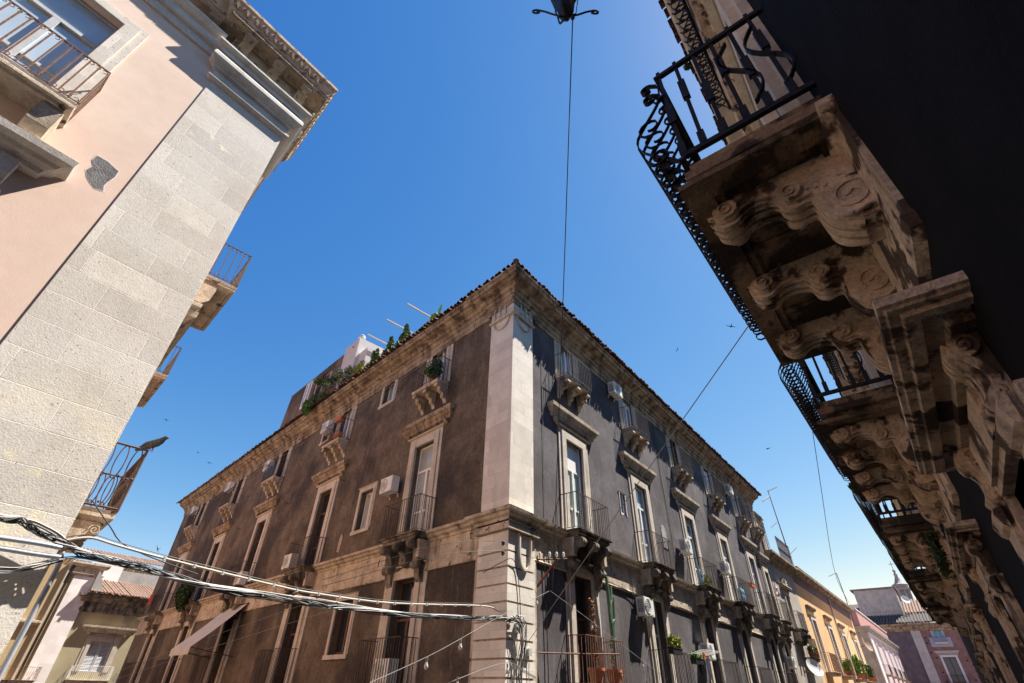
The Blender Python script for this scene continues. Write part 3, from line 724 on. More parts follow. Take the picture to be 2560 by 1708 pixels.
def leafrow(m, L, n, y0, z0, y1, z1):
    for k in range(n):
        x = (k+.5)*L/n; w = L/n*.42; s = 1 if k % 2 else -1
        for (dx, t, r) in ((0,.5,.5),(-.35,.35,.34),(.35,.65,.34)):
            cx = x+dx*w*1.5*s; y = y0+(y1-y0)*t; zc = z0+(z1-z0)*t
            m.tube([(cx-w*.5*s,y0*.5+y*.5,z0*.5+zc*.5),(cx,y-.012,zc-.012),(cx+w*.35,y1*.6+y*.4,z1*.6+zc*.4)], [.012,w*r*.5,.01], 6)
leafrow(lf, 2.4, 19, -.53, 15.14, -.62, 15.44)
lf.build("leaf_border", "carved_stone", pink, (-PLW-.6, 0, 0), 0, True)
MB().merge(dent := (lambda m: [m.box(k*.045, k*.045+.026, -.515, -.45, 14.985, 15.06) for k in range(50)] and m)(MB()), Matrix()).build("dentils", "carved_stone", pink, (-PLW-.5, 0, 0))
lf2 = MB(); leafrow(lf2, 2.5, 19, -.53, 15.14, -.62, 15.44)
lf2.build("leaf_border", "carved_stone", pink, tuple(dL*-.55)+(0,), FH.a, True)
# hole in the plaster
pp = [(-2.36,9.26),(-2.2,9.27),(-2.05,9.22),(-2.0,9.21),(-1.99,9.05),(-2.02,8.86),(-2.03,8.75),(-1.99,8.64),(-2.1,8.6),(-2.2,8.66),(-2.28,8.73),(-2.34,8.85),(-2.31,9.0),(-2.37,9.1)]
cxh, czh = -2.18, 8.93
MB().exty([(cxh+(x-cxh)*1.06+.004*math.sin(i*2.1), czh+(z-czh)*1.05) for i, (x, z) in enumerate(pp)], -.004, .0).build("broken_plaster_rim", "white_plaster", pink)
MB().exty(pp, -.006, .0).build("plaster_hole", "patch_plaster", pink)
# upper window and balcony
window(pink, FP, -4.075, 9.65, 1.35, 2.9, .36, .08, frame="grey_wood", pane="pale_blue_glass", deep=.16, transom=2.0, mat="tufa_blocks", head=.3, crown=False)
window(pink, FP, -4.075, 4.2, 1.35, 3.0, .36, .1, frame="grey_wood", pane="sky_tinted_glass", deep=.26, mat="tufa_blocks", hood=(1.2, .45, 3.95, 4.36, "entablature_stone"))
def pink_balcony(fr, x, z, w, d, orn=False, n=2, rail="rust_iron"):
    hw = w/2
    m = MB(); m.mould(-hw+d, hw-d, [(0,-.22),(d*.8,-.21),(d*.84,-.15),(d*.92,-.13),(d*.92,-.08),(d-.06,-.06),(d-.05,0),(0,.0)])
    b = m.build("balcony", "worn_stone", pink, fr.rel(pink, x, 0, z), fr.a)
    if not orn:
        r = railing_mesh(w-.14, d-.08, 1.12, .14, .011, .06, .02)
        rr = r
        for (xa, ya, xb, yb) in ((-hw+.07,0,-hw+.07,-d+.08),(-hw+.07,-d+.08,hw-.07,-d+.08),(hw-.07,-d+.08,hw-.07,0)):
            L = math.hypot(xb-xa, yb-ya); nn = int(L/.1); ux, uy = (xb-xa)/L, (yb-ya)/L
            for i in range(nn):
                for zc in (1.06, .11):
                    c = (xa+ux*(i+.5)*L/nn, ya+uy*(i+.5)*L/nn)
                    pts = [(c[0]+ux*.035*math.cos(a), c[1]+uy*.035*math.cos(a), zc+.035*math.sin(a)) for a in [PI*.9-q*PI*1.5/7 for q in range(8)]]
                    r.tube(pts, .007, 4)
        r.build("railing", rail, b)
    else:
        r = MB(); dd = d-.06
        for (xa, ya, xb, yb, st) in ((-hw+.05,0,-hw+.05,-dd,.17),(-hw+.05,-dd,hw-.05,-dd,.17),(hw-.05,-dd,hw-.05,0,.17)):
            L = math.hypot(xb-xa, yb-ya); nn = max(2, int(L/st)); ux, uy = (xb-xa)/L, (yb-ya)/L
            for zc in (.04, 1.18):
                r.tube([(xa,ya,zc),(xb,yb,zc)], .02, 6)
            for i in range(nn):
                c = ((i+.5)*L/nn)
                for (zc, hz, wd) in ((.32,.28,.075),(.86,.32,.075)):
                    pts = [(xa+ux*(c+wd*math.cos(a)), ya+uy*(c+wd*math.cos(a)), zc+hz*math.sin(a)) for a in [2*PI*q/18 for q in range(19)]]
                    r.tube(pts, .011, 5, False)
                r.lathe([(.022,-.02),(.03,0),(.022,.02)], (xa+ux*(c+.08), ya+uy*(c+.08), .6), 6)
        r.tube([(-hw+.05,-dd,0),(-hw+.05,-dd,1.2)], .018, 6); r.tube([(hw-.05,-dd,0),(hw-.05,-dd,1.2)], .018, 6)
        r.build("railing", rail, b)
    c = MB()
    if orn:
        q = [(0,0),(-.5,0),(-.56,-.06),(-.56,-.16),(-.48,-.22),(-.36,-.22),(-.25,-.3),(-.12,-.46),(0,-.5)]
        c.extx(q, -.14, .14)
        for sx in (-1, 1): c.ribbon([(sx*.145, y, z) for y, z in spiral(-.47,-.12,.09,1.7,0,18)], (1,0,0), .03, .018)
    else:
        c.extx([(0,0),(-.44,0),(-.46,-.1),(-.42,-.44),(-.3,-.58),(0,-.6)], -.15, .15)
    k0 = c.build("corbel", "worn_stone", b, (-hw+.25,0,-.22))
    copy_tree(k0, b, (hw-.25,0,-.22))
    if n == 3: copy_tree(k0, b, (0,0,-.22))
    return b
pink_balcony(FP, -4.08, 9.5, 2.4, .62)
pink_balcony(FH, 3.42, 9.78, 2.5, .90, n=3, rail="brown_paint_iron"); pink_balcony(FH, 10.1, 9.98, 3.0, .93, n=3, rail="brown_paint_iron")
pink_balcony(FH, 3.25, 4.16, 2.2, .72, orn=True, rail="brown_paint_iron")
window(pink, FH, 3.25, 4.3, 1.3, 3.0, .3, .08, frame="brown_wood", pane="dark_glass", hood=(1.2,.32,3.6,4.1,"worn_stone"))
window(pink, FH, 3.32, 9.9, 1.15, 2.5, .3, .08, frame="brown_wood", pane="dark_glass")
window(pink, FH, 10.05, 10.1, 1.3, 2.3, .3, .08, frame="brown_wood", pane="dark_glass")
window(pink, FH, 10.05, 4.3, 1.3, 3.0, .3, .08, frame="brown_wood", pane="dark_glass", hood=(1.2,.32,3.6,4.1,"worn_stone"))
MB().mould(1.95, 4.6, [(0,8.25),(.12,8.27),(.2,8.4),(.3,8.46),(.3,8.56),(0,8.6)]).build("window_cornice", "worn_stone", pink, (0,0,0), FH.a)
# ---------------------------------------------------------------- dark palazzo (right, overhead)
YW = -.55
FD = Frame(0, YW, PI)                                # local x = -X
dark = thing("dark_palazzo", "black rendered palazzo in shade with scrolled stone balconies overhanging the street", "building", (0, YW, 0))
BX = [(2.27,5.0,3), (6.6,10.2,4), (12.6,16.2,4), (18.5,22.1,4), (24.6,28.2,4)]
HD = [(2.2,4.55,.315), (6.25,8.7,.24), (11.95,14.3,.2), (17.6,19.9,.18), (23.4,25.8,.18), (29.2,31.5,.18)]
hs = []
for a, b, n in BX: c = (a+b)/2; hs.append((-c-.65, -c+.65, 4.75, 7.5))
for a, b, p in HD: c = (a+b)/2; hs.append((-c-.62, -c+.62, 0, 2.62))
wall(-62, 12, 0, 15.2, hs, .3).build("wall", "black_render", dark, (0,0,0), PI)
bk = MB()
for a, b in (((-12,0),(-12,-12)),((-12,-12),(62,-12)),((62,-12),(62,0))): bk.add([(a[0],a[1],0),(b[0],b[1],0),(b[0],b[1],15.2),(a[0],a[1],15.2)], [(0,1,2,3)])
bk.build("back_wall", "black_render", dark, recalc=False)
MB().add([(-12,-12,15.25),(62,-12,15.25),(62,.6,15.25),(-12,.6,15.25)], [(0,1,2,3)]).build("roof", "old_roof_tile", dark, recalc=False)
MB().sweep([(-62,0),(12,0)], [(0,14.2),(.08,14.2),(.1,14.5),(.2,14.56),(.24,14.7),(.6,14.76),(.6,14.95),(.66,15.0),(.66,15.1),(0,15.2)]).build("eave_cornice", "surround_stone", dark, (0,0,0), PI)
tile_rows(-40, 0, .24, .3, .8, .74, 15.12, r=.11, seed=8).build("eave_tiles", "old_roof_tile", dark, (0,0,0), PI)
# balcony console: two stage S scroll with volutes; local: outward -y, z down from slab bottom
def scroll_console(width=.26):
    m = MB(); hw = width/2
    up_ = [(0,0),(-.80,0),(-.84,-.05),(-.84,-.12),(-.79,-.175),(-.72,-.18),(-.66,-.14),(-.58,-.12),(-.50,-.135),(-.44,-.17),(-.42,-.235),(-.37,-.28),(-.30,-.275),(-.26,-.29),(-.25,-.36),(-.24,-.46),(-.19,-.56),(-.1,-.62),(0,-.63)]
    up_ = soft(up_)
    m.extx(up_, -hw, hw)
    for (cy, cz, r, t) in ((-.755,-.095,.085,1.7),(-.375,-.2,.075,1.6),(-.10,-.44,.165,1.8)):
        m.add(*cyl_x(cy, cz, r, -hw-.018, hw+.018, 36))
        for sx in (-1, 1):
            m.ribbon([(sx*(hw+.02), y, z) for y, z in spiral(cy, cz, r*.93, t, -PI*.6, 26, 1)], (1,0,0), .022, r*.2)
    for xo in (-.075, 0, .075):                      # ribs on the front face
        rib = [(y-.012, z-.012) for y, z in up_[3:-1]]
        m.ribbon([(xo, y, z) for y, z in rib], (1,0,0), .045, .03)
    for k in range(5): m.tube([(hw*.2*(k-2)*.0+ (hw+.004), -.33+.045*k, -.21-.02*k), (hw+.012, -.33+.045*k, -.21-.02*k)], .011, 6)
    return m
DP = .98
def front_bar(h=1.22):
    """belly bar profile in (out, z)"""
    prof = []
    for i in range(17):
        t = i/16; z = .03 + t*.95
        d = .02 + .27*math.sin(PI*min(1, (t*1.02)))**1.3 * (1 if t < .55 else (1-(t-.55)*.9))
        prof.append((d, z))
    return prof
def dark_balcony(x0, x1, n, full=True):
    w = x1-x0; hw = w/2
    m = MB()
    m.mould(-hw+DP, hw-DP, [(0,-.30),(DP-.16,-.30),(DP-.14,-.22),(DP-.08,-.2),(DP-.08,-.12),(DP-.13,-.10),(DP-.12,-.02),(0,.0)])
    # sunken coffers between consoles, raised frame under the slab
    m.box(-hw+.02, hw-.02, -DP+.02, -DP+.20, -.345, -.30); m.box(-hw+.02, hw-.02, -.12, -.02, -.345, -.30)
    for sx in (-1, 1):
        a, b = sorted((sx*(hw-.02), sx*(hw-.20))); m.box(a, b, -DP+.20, -.12, -.345, -.30)
    m.box(-hw+.205, hw-.205, -DP+.205, -DP+.26, -.325, -.30)
    if n >= 3:
        for k in range(n-1):
            cx = -hw+.42+(k+.5)*(w-.84)/(n-1); m.box(cx-.03, cx+.03, -DP+.27, -.13, -.322, -.30)
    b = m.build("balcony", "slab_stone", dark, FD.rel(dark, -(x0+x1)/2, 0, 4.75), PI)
    cs = None
    for k in range(n):
        px = -hw+.46+k*(w-.92)/(n-1)
        if cs is None:
            cs = scroll_console().build("console", "brown_stone", b, (px,0,-.30), 0, True)
        else: copy_tree(cs, b, (px,0,-.30))
    # wall band below the slab
    bm_ = MB(); bm_.mould(-hw+.02, hw-.02, [(0,-1.42),(.05,-1.4),(.06,-1.32),(.03,-1.28),(.03,-.42),(.09,-.36),(.09,-.31),(0,-.305)])
    bm_.build("wall_band", "brown_stone", b)
    # railing: bellied front, straight ends
    r = MB(); y0 = -DP+.1; H = 1.25
    st = .112; nb = int((w-.16)/st); pr = front_bar()
    for i in range(nb+1):
        x = -hw+.08+(w-.16)*i/nb
        r.ribbon([(x, y0-d, z) for d, z in pr] + [(x, y0, H)], (1,0,0), .028, .009)
        # scroll curls inside and outside the belly
        r.ribbon([(x+.01, y0-.12+yy, zz) for yy, zz in spiral(-.03, .2, .1, 1.35, PI*.9, 14, 1, .3)], (1,0,0), .026, .009)
        r.ribbon([(x+.045, y0-.02-yy, zz) for yy, zz in spiral(.13, .56, .11, 1.1, -PI/2, 12, 1, .35)], (1,0,0), .024, .008)
        r.ribbon([(x-.045, y0-.15+yy, zz) for yy, zz in spiral(-.02, .09, .075, 1.25, PI*.5, 12, -1, .3)], (1,0,0), .024, .008)
        r.ribbon([(x-.03, y0-yy, zz) for yy, zz in spiral(.035, .99, .06, 1.2, PI/2, 10, -1, .35)], (1,0,0), .022, .008)
    for z, yy in ((H, 0), (.03, 0), (.93, 0)): r.box(-hw+.06, hw-.06, y0+yy-.022, y0+yy+.022, z-.014, z+.014)
    r.ribbon([(-hw+.08, y0-.29, .45), (hw-.08, y0-.29, .45)], (0,0,1), .03, .01)
    for sx in (-1, 1):
        x = sx*(hw-.08)
        for z in (H, .06): r.box(x-.018, x+.018, y0, -.0, z-.022, z+.022)
        for k in range(6):
            yy = y0+.02+k*(-y0-.04)/5.6
            r.ribbon([(x, yy, .05), (x, yy, H+.08)], (0,1,0), .03, .012)
            zz = .5 + .22*(k % 2)
            r.box(x-.02, x+.02, yy-.028, yy+.028, zz, zz+.26); r.box(x-.02, x+.02, yy-.026, yy+.026, .08, .22)
        for k in range(2):
            r.ribbon([(x, -.12-.2*k+.1*math.sin(t*2*PI), .2+.9*t) for t in [i/14 for i in range(15)]], (1,0,0), .04, .013)
        for k in (0, 1):                             # hooked curls at the outer corner
            r.ribbon([(x, y0-.02, 1.14-.16*k)] + [(x, y0-.11+yy, 1.16-.16*k+zz) for yy, zz in spiral(0, 0, .055, 1.1, PI*.25, 12, 1, .4)], (1,0,0), .04, .01)
    r.build("railing", "iron", b)
    return b
for x0, x1, n in BX[:2]: dark_balcony(x0, x1, n)
lastb = [o for o in dark.children if o.name.startswith("balcony")][-1]
for x0, x1, n in BX[2:]: copy_tree(lastb, dark, FD.rel(dark, -(x0+x1)/2, 0, 4.75), PI)
# balcony doors with surrounds and cornices
for a, b, n in BX:
    window(dark, FD, -(a+b)/2, 4.75, 1.3, 2.75, .42, .16, mat="surround_stone", frame="brown_wood", pane="dark_glass", deep=.26, hood=(1.35,.38,3.25,3.6,"brown_stone"), shutter="blue_tube_cloth" if a < 3 else None)
# window cornices below, with scrolled brackets and stone jambs
def hood_mesh(w, p):
    m = MB(); hw = w/2
    m.mould(-hw+p, hw-p, [(0,-.02),(p*.28,-.02),(p*.31,.02),(p*.52,.03),(p*.56,.0),(p*.74,.0),(p*.77,.02),(p*.9,.02),(p*.93,.03),(p,.035),(p,.08),(p*.5,.10),(0,.11)])
    return m
def hood_console():
    m = MB()
    pf = [(0,.0),(-.14,0),(-.165,-.03),(-.17,-.09),(-.15,-.15),(-.11,-.175),(-.085,-.23),(-.08,-.34),(-.1,-.41),(-.115,-.45),(-.08,-.49),(-.03,-.5),(0,-.5)]
    pf = soft([(y*.7, z*.68) for y, z in pf])
    m.extx(pf, -.115, .115)
    m.add(*cyl_x(-.07,-.058,.056,-.135,.135,32)); m.add(*cyl_x(-.046,-.292,.04,-.13,.13,28))
    for sx in (-1, 1):
        m.ribbon([(sx*.138,y,z) for y, z in spiral(-.07,-.058,.05,1.6,-PI/2,22)], (1,0,0), .02, .014)
        m.ribbon([(sx*.132,y,z) for y, z in spiral(-.046,-.292,.034,1.4,PI/2,16,-1)], (1,0,0), .022, .016)
        m.ribbon([(sx*.118,-.085,-.11),(sx*.118,-.05,-.17),(sx*.118,-.035,-.225),(sx*.118,-.05,-.265)], (1,0,0), .02, .03)
    for xo in (-.06, .0, .06): m.ribbon([(xo, y-.012, z-.006) for y, z in pf[2:-2]], (1,0,0), .035, .024)
    return m
hc = None
for a, b, p in HD:
    w = b-a
    h = hood_mesh(w, p).build("window_hood", "brown_stone", dark, FD.rel(dark, -(a+b)/2, 0, 2.94), PI)
    for sx in (-1, 1):
        q = hood_console() if hc is None else None
        if hc is None: hc = q.build("bracket", "brown_stone", h, (sx*(w/2-.45),0,-.02), 0, True)
        else: copy_tree(hc, h, (sx*(w/2-.45),0,-.02))
        j = MB(); j.box(-.27,.27,-.04,.01,-2.92,-.36); j.box(-.17,.17,-.065,-.04,-2.92,-.36)
        j.extx([(-.065,-.36),(-.095,-.375),(-.11,-.42),(-.09,-.48),(-.065,-.5)], -.2, .2)
        j.extx([(-.05,-1.0),(-.10,-1.03),(-.115,-1.15),(-.09,-1.27),(-.05,-1.3)], -.08, .08)
        j.build("jamb", "brown_stone", h, (sx*(w/2-.40),0,0))
        if sx == 1:
            f = MB(); f.box(-w/2+.6, w/2-.6, -.045, .01, -.36, -.03)
            for k in range(3): f.box(-w/2+.7+k*(w-1.7)/2.2, -w/2+1.0+k*(w-1.7)/2.2, -.07, -.045, -.31, -.08)
            f.build("frieze_panel", "brown_stone", h)
    MB().box(-.6,.6,.25,.3,-2.93,-.34).build("door_leaf", "brown_wood", h)
# upper balcony: shallow slab with ringed railing
def upper_balcony(x0, x1, z=9.5):
    w = x1-x0; hw = w/2; d = .42
    m = MB(); m.mould(-hw+d, hw-d, [(0,-.3),(d*.5,-.28),(d*.6,-.2),(d*.8,-.17),(d*.84,-.1),(d-.06,-.07),(d-.05,0),(0,0)])
    b = m.build("balcony", "brown_stone", dark, FD.rel(dark, -(x0+x1)/2, 0, z), PI)
    r = MB(); y0 = -d+.04
    for i in range(int(w/.16)):
        x = -hw+.1+i*.16
        r.ribbon([(x, y0-.02-.16*math.sin(PI*t)**1.5, .04+.9*t) for t in [q/12 for q in range(13)]], (1,0,0), .025, .009)
        r.ribbon([(x, y0-.05+yy, zz) for yy, zz in spiral(-.05,.3,.11,1.3,PI,14,1,.35)], (1,0,0), .025, .009)
    r.box(-hw+.06, hw-.06, y0-.02, y0+.02, 1.0, 1.03); r.box(-hw+.06, hw-.06, y0-.02, y0+.02, .03, .06)
    r.build("railing", "iron", b)
    window(dark, FD, -(x0+x1)/2, z+.05, 1.2, 2.5, .3, .1, mat="surround_stone", frame="brown_wood", pane="dark_glass")
    return b
upper_balcony(2.1, 5.5); upper_balcony(7.2, 10.2); upper_balcony(13.0, 16.0)

# ---------------------------------------------------------------- ground
g = MB().add([(-60,-60,0),(420,-60,0),(420,260,0),(-60,260,0)], [(0,1,2,3)]).build("ground", "paving", None, recalc=False)
tag(g, None, None, kind="structure")
g = MB().add([(-60,.6,.004),(200,.6,.004),(200,8,.004),(-60,8,.004)], [(0,1,2,3)]).build("street", "asphalt", None, recalc=False)
tag(g, None, None, kind="structure")
a, b = Vector((Ax,Ay))+Vector((1.4,-.9)), Vector((Cx,Cy))+Vector((-1.4,-.9))
c, d = b+dL*45, a+dL*45
g = MB().add([(a.x,a.y,.008),(b.x,b.y,.008),(c.x,c.y,.008),(d.x,d.y,.008)], [(0,1,2,3)]).build("side_street", "asphalt", None, recalc=False)
tag(g, None, None, kind="structure")
#NEXT
# ---------------------------------------------------------------- background buildings down the street (right)
FS = Frame(0, Cy, 0.0)
grey = thing("terrace_house", "weathered grey brown house with a glazed rooftop terrace beside the orange house", "building", (42.6, Cy, 0))
wall(0, 8.0, 0, 10.7, [(2.75,3.95,6.1,8.35),(2.9,4.0,1.2,3.8)], .25).build("wall", "grey_beige_render", grey)
MB().sweep([(0,0),(8,0)], [(0,10.2),(.08,10.25),(.12,10.5),(.3,10.56),(.36,10.75),(.6,10.85),(.6,11.0),(0,11.02)]).build("eave_cornice", "cornice_stone", grey)
MB().box(0,8,.02,10,10.9,11.0).build("terrace_floor", "concrete_grey", grey)
MB().exty([(0,11.0),(3.4,11.0),(3.4,14.0),(0,14.1)], .3, 7).build("penthouse", "ochre_render", grey)
MB().box(-.1,3.6,.1,7.1,14.1,14.2).build("penthouse_roof", "concrete_grey", grey)
window(grey, FS, 44.3, 11.2, 1.2, 2.2, .12, .04, frame="white_frame", deep=.1, pane="dark_glass")
r = MB()
for i in range(13): r.box(3.5+i*.36, 3.53+i*.36, -.42, -.39, 11.0, 12.75)
for z in (11.05, 11.9, 12.75): r.box(3.5, 7.85, -.43, -.38, z-.02, z+.02)
r.build("terrace_railing", "rust_iron", grey)
MB().box(3.52, 7.82, -.37, -.36, 11.05, 12.7).build("terrace_screen", "mesh_fence_blue", grey)
window(grey, FS, 45.95, 6.1, 1.2, 2.25, .3, .08, frame="white_frame", pane="dark_glass")
pd = MB(); pd.mould(-1.1, 1.1, [(0,0),(.14,.04),(.2,.16),(.3,.22),(.3,.3),(0,.34)])
pd.exty([(-.75,.34)]+[(.75*math.cos(PI-PI*i/10), .34+.55*math.sin(PI*i/10)) for i in range(11)]+[(.75,.34)], -.16, .0)
for k in range(7):
    a = PI*(k+.5)/7; pd.tube([(0,-.17,.36),(.62*math.cos(a),-.17,.36+.46*math.sin(a))], [.03,.07], 6)
pd.build("shell_pediment", "worn_stone", grey, FS.rel(grey, 45.95, 0, 8.7))
belt_balcony(grey, FS, 45.95, 6.05, 2.3, .7, 1.1)
belt_balcony(grey, FS, 47.2, 4.35, 2.6, .7, 1.25, low=True)

oran = thing("orange_house", "long orange plastered house with four tall shuttered windows under a dark frieze", "building", (50.6, Cy, 0))
OW = [53.9, 61.1, 68.2, 75.6]
wall(0, 28.6, 0, 10.0, [(x-50.6-.75, x-50.6+.75, 3.75, 7.5) for x in OW], .25).build("wall", "ochre_render", oran)
MB().box(0, 28.6, -.03, .3, 10.0, 10.75).build("frieze", "purple_render", oran)
MB().sweep([(0,0),(28.6,0)], [(0,10.7),(.3,10.72),(.36,10.85),(.6,10.95),(.62,11.2),(0,11.25)]).build("eave_cornice", "cornice_stone", oran)
bk = MB(); bk.box(0.01, 28.6, .31, 12, 0, 11.2); bk.build("house_body", "ochre_render", oran)
for x in OW:
    window(oran, FS, x, 3.75, 1.5, 3.75, .32, .1, mat="white_frame", frame="grey_wood", pane="dark_glass", shutter=None)
    MB().mould(-1.3, 1.3, [(0,0),(.12,.03),(.22,.12),(.26,.2),(.26,.3),(0,.33)]).build("window_cornice", "terracotta" if False else "cornice_stone", oran, FS.rel(oran, x, 0, 8.2))
for x in OW: belt_balcony(oran, FS, x, 3.72, 2.9, .75, 1.3, rail="rust_iron", mat="worn_stone", low=True)
MB().tube([(15.0,-.12,10.7),(15.0,-.1,10.2),(15,-.1,0)], .07, 6).build("downpipe", "conduit_beige", oran)

rose = thing("rose_house", "pale rose house with white corner strips and a rooftop parapet far down the street", "building", (91.7, Cy, 0))
RX = [96.5, 103.5, 110, 116.5, 122.5]
wall(0, 36.5, 0, 9.9, [(x-91.7-.6, x-91.7+.6, 5.2, 8.7) for x in RX] + [(x-91.7-.6, x-91.7+.6, .5, 3.6) for x in RX], .3).build("wall", "rose_render", rose)
MB().box(-.15, 2.0, -.12, 0, 0, 9.8).build("corner_strip", "white_plaster", rose)
MB().box(0, 36.5, -.1, 0, 9.55, 9.85).build("top_strip", "white_plaster", rose)
MB().add([(0,0,0),(0,14,0),(0,14,9.9),(0,0,9.9)], [(0,1,2,3)]).build("side_wall", "grey_beige_render", rose, recalc=False)
MB().sweep([(0,14),(0,0),(36.5,0)], [(0,9.85),(.1,9.9),(.2,10.1),(.5,10.3),(.55,10.55),(0,10.6)]).build("eave_cornice", "grey_beige_render", rose)
MB().box(.3, 36, .6, 12, 10.5, 12.7).build("rooftop_storey", "rose_dark_render", rose)
MB().box(.2, 36.1, .5, 12.1, 12.71, 12.85).build("parapet_coping", "white_plaster", rose)
for x in RX:
    window(rose, FS, x, 5.2, 1.2, 3.5, .3, .1, mat="white_frame", frame="grey_wood", pane="dark_glass")
    belt_balcony(rose, FS, x, 5.15, 2.6, .7, 1.1, mat="worn_stone", low=True)

FE = Frame(131, 0, -PI/2)
endb = thing("brick_palazzo", "purple and red brick palazzo with a pale pilaster closing the far end of the street", "building", (131, 0, 0))
hb = [(-2.65,-1.3,12.1,13.6), (-2.75,-.85,5.2,9.0)]
wall(-4.5, 14, 0, 13.2, hb, .3).build("wall", "red_brick_wall", endb, (0,0,0), FE.a)
wall(-20, -6.0, 0, 13.2, [], .3).build("wall", "purple_render", endb, (0,0,0), FE.a)
MB().box(-6.0, -4.5, -.2, .2, 0, 13.3).build("pilaster", "pale_stone", endb, (0,0,0), FE.a)
MB().sweep([(-20,0),(14,0)], [(0,13.15),(.2,13.2),(.3,13.5),(.5,13.6),(.55,14.0),(.9,14.2),(.9,14.4),(0,14.45)]).build("eave_cornice", "cornice_stone", endb, (0,0,0), FE.a)
rf = MB()
rf.add([(-20,-1,14.45),(14,-1,14.45),(14,3,16.4),(-20,3,16.4)], [(0,1,2,3)]); rf.add([(-20,3,16.4),(14,3,16.4),(14,9,19.4),(-20,9,19.4)], [(0,1,2,3)])
ro = rf.build("roof", "grey_roof_tile", endb, (0,0,0), FE.a, recalc=False)
tile_rows(-20, 4, .5, .49, 4.2, 1.0, 14.5, r=.2, seed=5).build("lower_tiles", "grey_roof_tile", ro)
tile_rows(-5.6, 4, .5, .5, 6.2, -2.9, 16.5, r=.2, seed=6).build("upper_tiles", "pale_roof_tile", ro)
MB().box(-13.2, -6.0, 2.6, 8, 14.5, 21.0).build("stair_tower", "concrete_grey", endb, (0,0,0), FE.a)
MB().box(-13.7, -5.7, 2.3, 8.4, 21.02, 21.3).build("stair_tower_roof", "purple_render", endb, (0,0,0), FE.a)
q = MB()
for a, b in ((-13.2,-12.7),(-9.8,-9.2),(-6.5,-6.0)): q.box(a, b, 2.5, 2.6, 17.2, 21.0)
q.box(-13.2,-6.0,2.52,2.6,17.0,17.4)
q.build("stair_tower_frame", "concrete_grey", endb, (0,0,0), FE.a)
window(endb, FE, -1.97, 12.1, 1.35, 1.5, .3, .08, mat="blue_tube_cloth", frame="white_frame", pane="sky_tinted_glass", shutter="blue_shutter")
window(endb, FE, -1.8, 5.2, 1.9, 3.8, .35, .12, mat="white_plaster", frame="brown_wood", pane="green_glass", hood=(1.6,.3,4.4,4.8,"pale_stone"))
MB().box(-3.6,-.4,-.04,0,10.6,12.05).build("balcony_panel", "blue_tube_cloth", endb, (0,0,0), FE.a)
belt_balcony(endb, FE, -1.97, 11.3, 2.1, .7, .9, mat="white_plaster", rail="iron", low=True)
belt_balcony(endb, FE, -1.8, 5.1, 3.4, .8, 1.2, mat="pale_stone", rail="iron", low=True)
rr = random.Random(3); pt = MB()
for k in range(16):
    y, z = rr.choice([-4.1, -3.6, -.2, .6, 1.2]), rr.uniform(3, 13); pt.box(y-.14, y+.14, -.02, .0, z-.12, z+.12)
pt_o = pt.build("putlog_holes", "black_plastic", endb, (0,0,0), FE.a); pt_o["kind"] = "stuff"

tow = thing("church_lantern", "small stepped church lantern with a cross rising behind the far roofs", "church tower", (230, 8.2, 0))
m = MB(); m.lathe([(4.2,24),(4.2,27.5),(3.9,27.8),(3.2,28),(3.1,29.2),(3.4,29.4),(3.4,29.8),(2.5,30)], n=8); m.build("drum", "concrete_grey", tow)
m = MB(); m.lathe([(1.7,30),(1.7,34)], n=8)
for k in range(8):
    a = 2*PI*(k+.5)/8; m.tube([(2.15*math.cos(a),2.15*math.sin(a),29.9),(2.15*math.cos(a),2.15*math.sin(a),34.1)], .33, 6)
m.build("colonnade", "concrete_grey", tow)
m = MB(); m.lathe([(2.9,34),(3.0,34.3),(2.9,34.7),(2.3,34.8),(2.2,35.6),(2.5,35.8),(2.3,36.0),(1.5,36.3),(1.0,37.2),(.6,38.2),(.45,38.9),(.7,39.2),(.35,39.4),(.3,40.0),(.55,40.4),(.3,40.8),(.05,40.9)], n=16); m.build("cupola", "concrete_grey", tow, smooth=True)
m = MB(); m.box(-.07,.07,-.07,.07,40.8,43.6); m.box(-.07,.07,-.75,.75,42.5,42.64); m.build("cross", "iron", tow)

# ---------------------------------------------------------------- background buildings at the end of the side street (left)
FY = Frame(0, 56, 0.0)
yel = thing("yellow_house", "yellow plastered house with white stone pilaster and tiled roof beyond the brown wall", "building", (12, 56, 0))
wall(-12, .3, 0, 9.7, [], .2).build("wall", "yellow_render", yel)
wl2 = wall(1.7, 12, 0, 6.7, [(3.55,5.2,2.55,4.6)], .3).build("wall", "olive_yellow_render", yel)
MB().box(.25, 1.72, -.12, .3, 0, 9.1).build("pilaster", "white_block_stone", yel)
MB().sweep([(0,.2),(0,0),(2,0),(2,.2)], [(-.1,9.1),(.2,9.12),(.25,9.25),(.1,9.3),(.1,9.7),(.3,9.75),(.4,9.95),(.4,10.1),(-.1,10.15)]).build("pilaster_capital", "worn_stone", yel)
MB().sweep([(1.75,.1),(1.75,0),(12,0)], [(0,6.6),(.12,6.62),(.15,6.9),(.1,6.95),(.1,7.3),(.3,7.35),(.4,7.6),(.6,7.7),(.6,7.85),(0,7.9)]).build("eave_cornice", "sooty_stone", yel)
rf = MB().add([(1.6,-.75,7.95),(12,-.75,7.95),(12,5.5,9.9),(1.6,5.5,9.9)], [(0,1,2,3)]); ro = rf.build("roof", "pale_roof_tile", yel, recalc=False)
tile_rows(1.8, 8.6, .25, .312, 6.0, .8, 7.98, r=.115, seed=12).build("roof_tiles", "pale_roof_tile", ro)
MB().exty([(1.7,7.9),(2.7,7.9),(1.9,9.4),(1.7,9.6)], -.5, 2.5).build("dividing_wall", "concrete_grey", yel)
MB().box(2.0,4.6,4.2,9,8.6,10.9).build("attic", "white_plaster", yel)
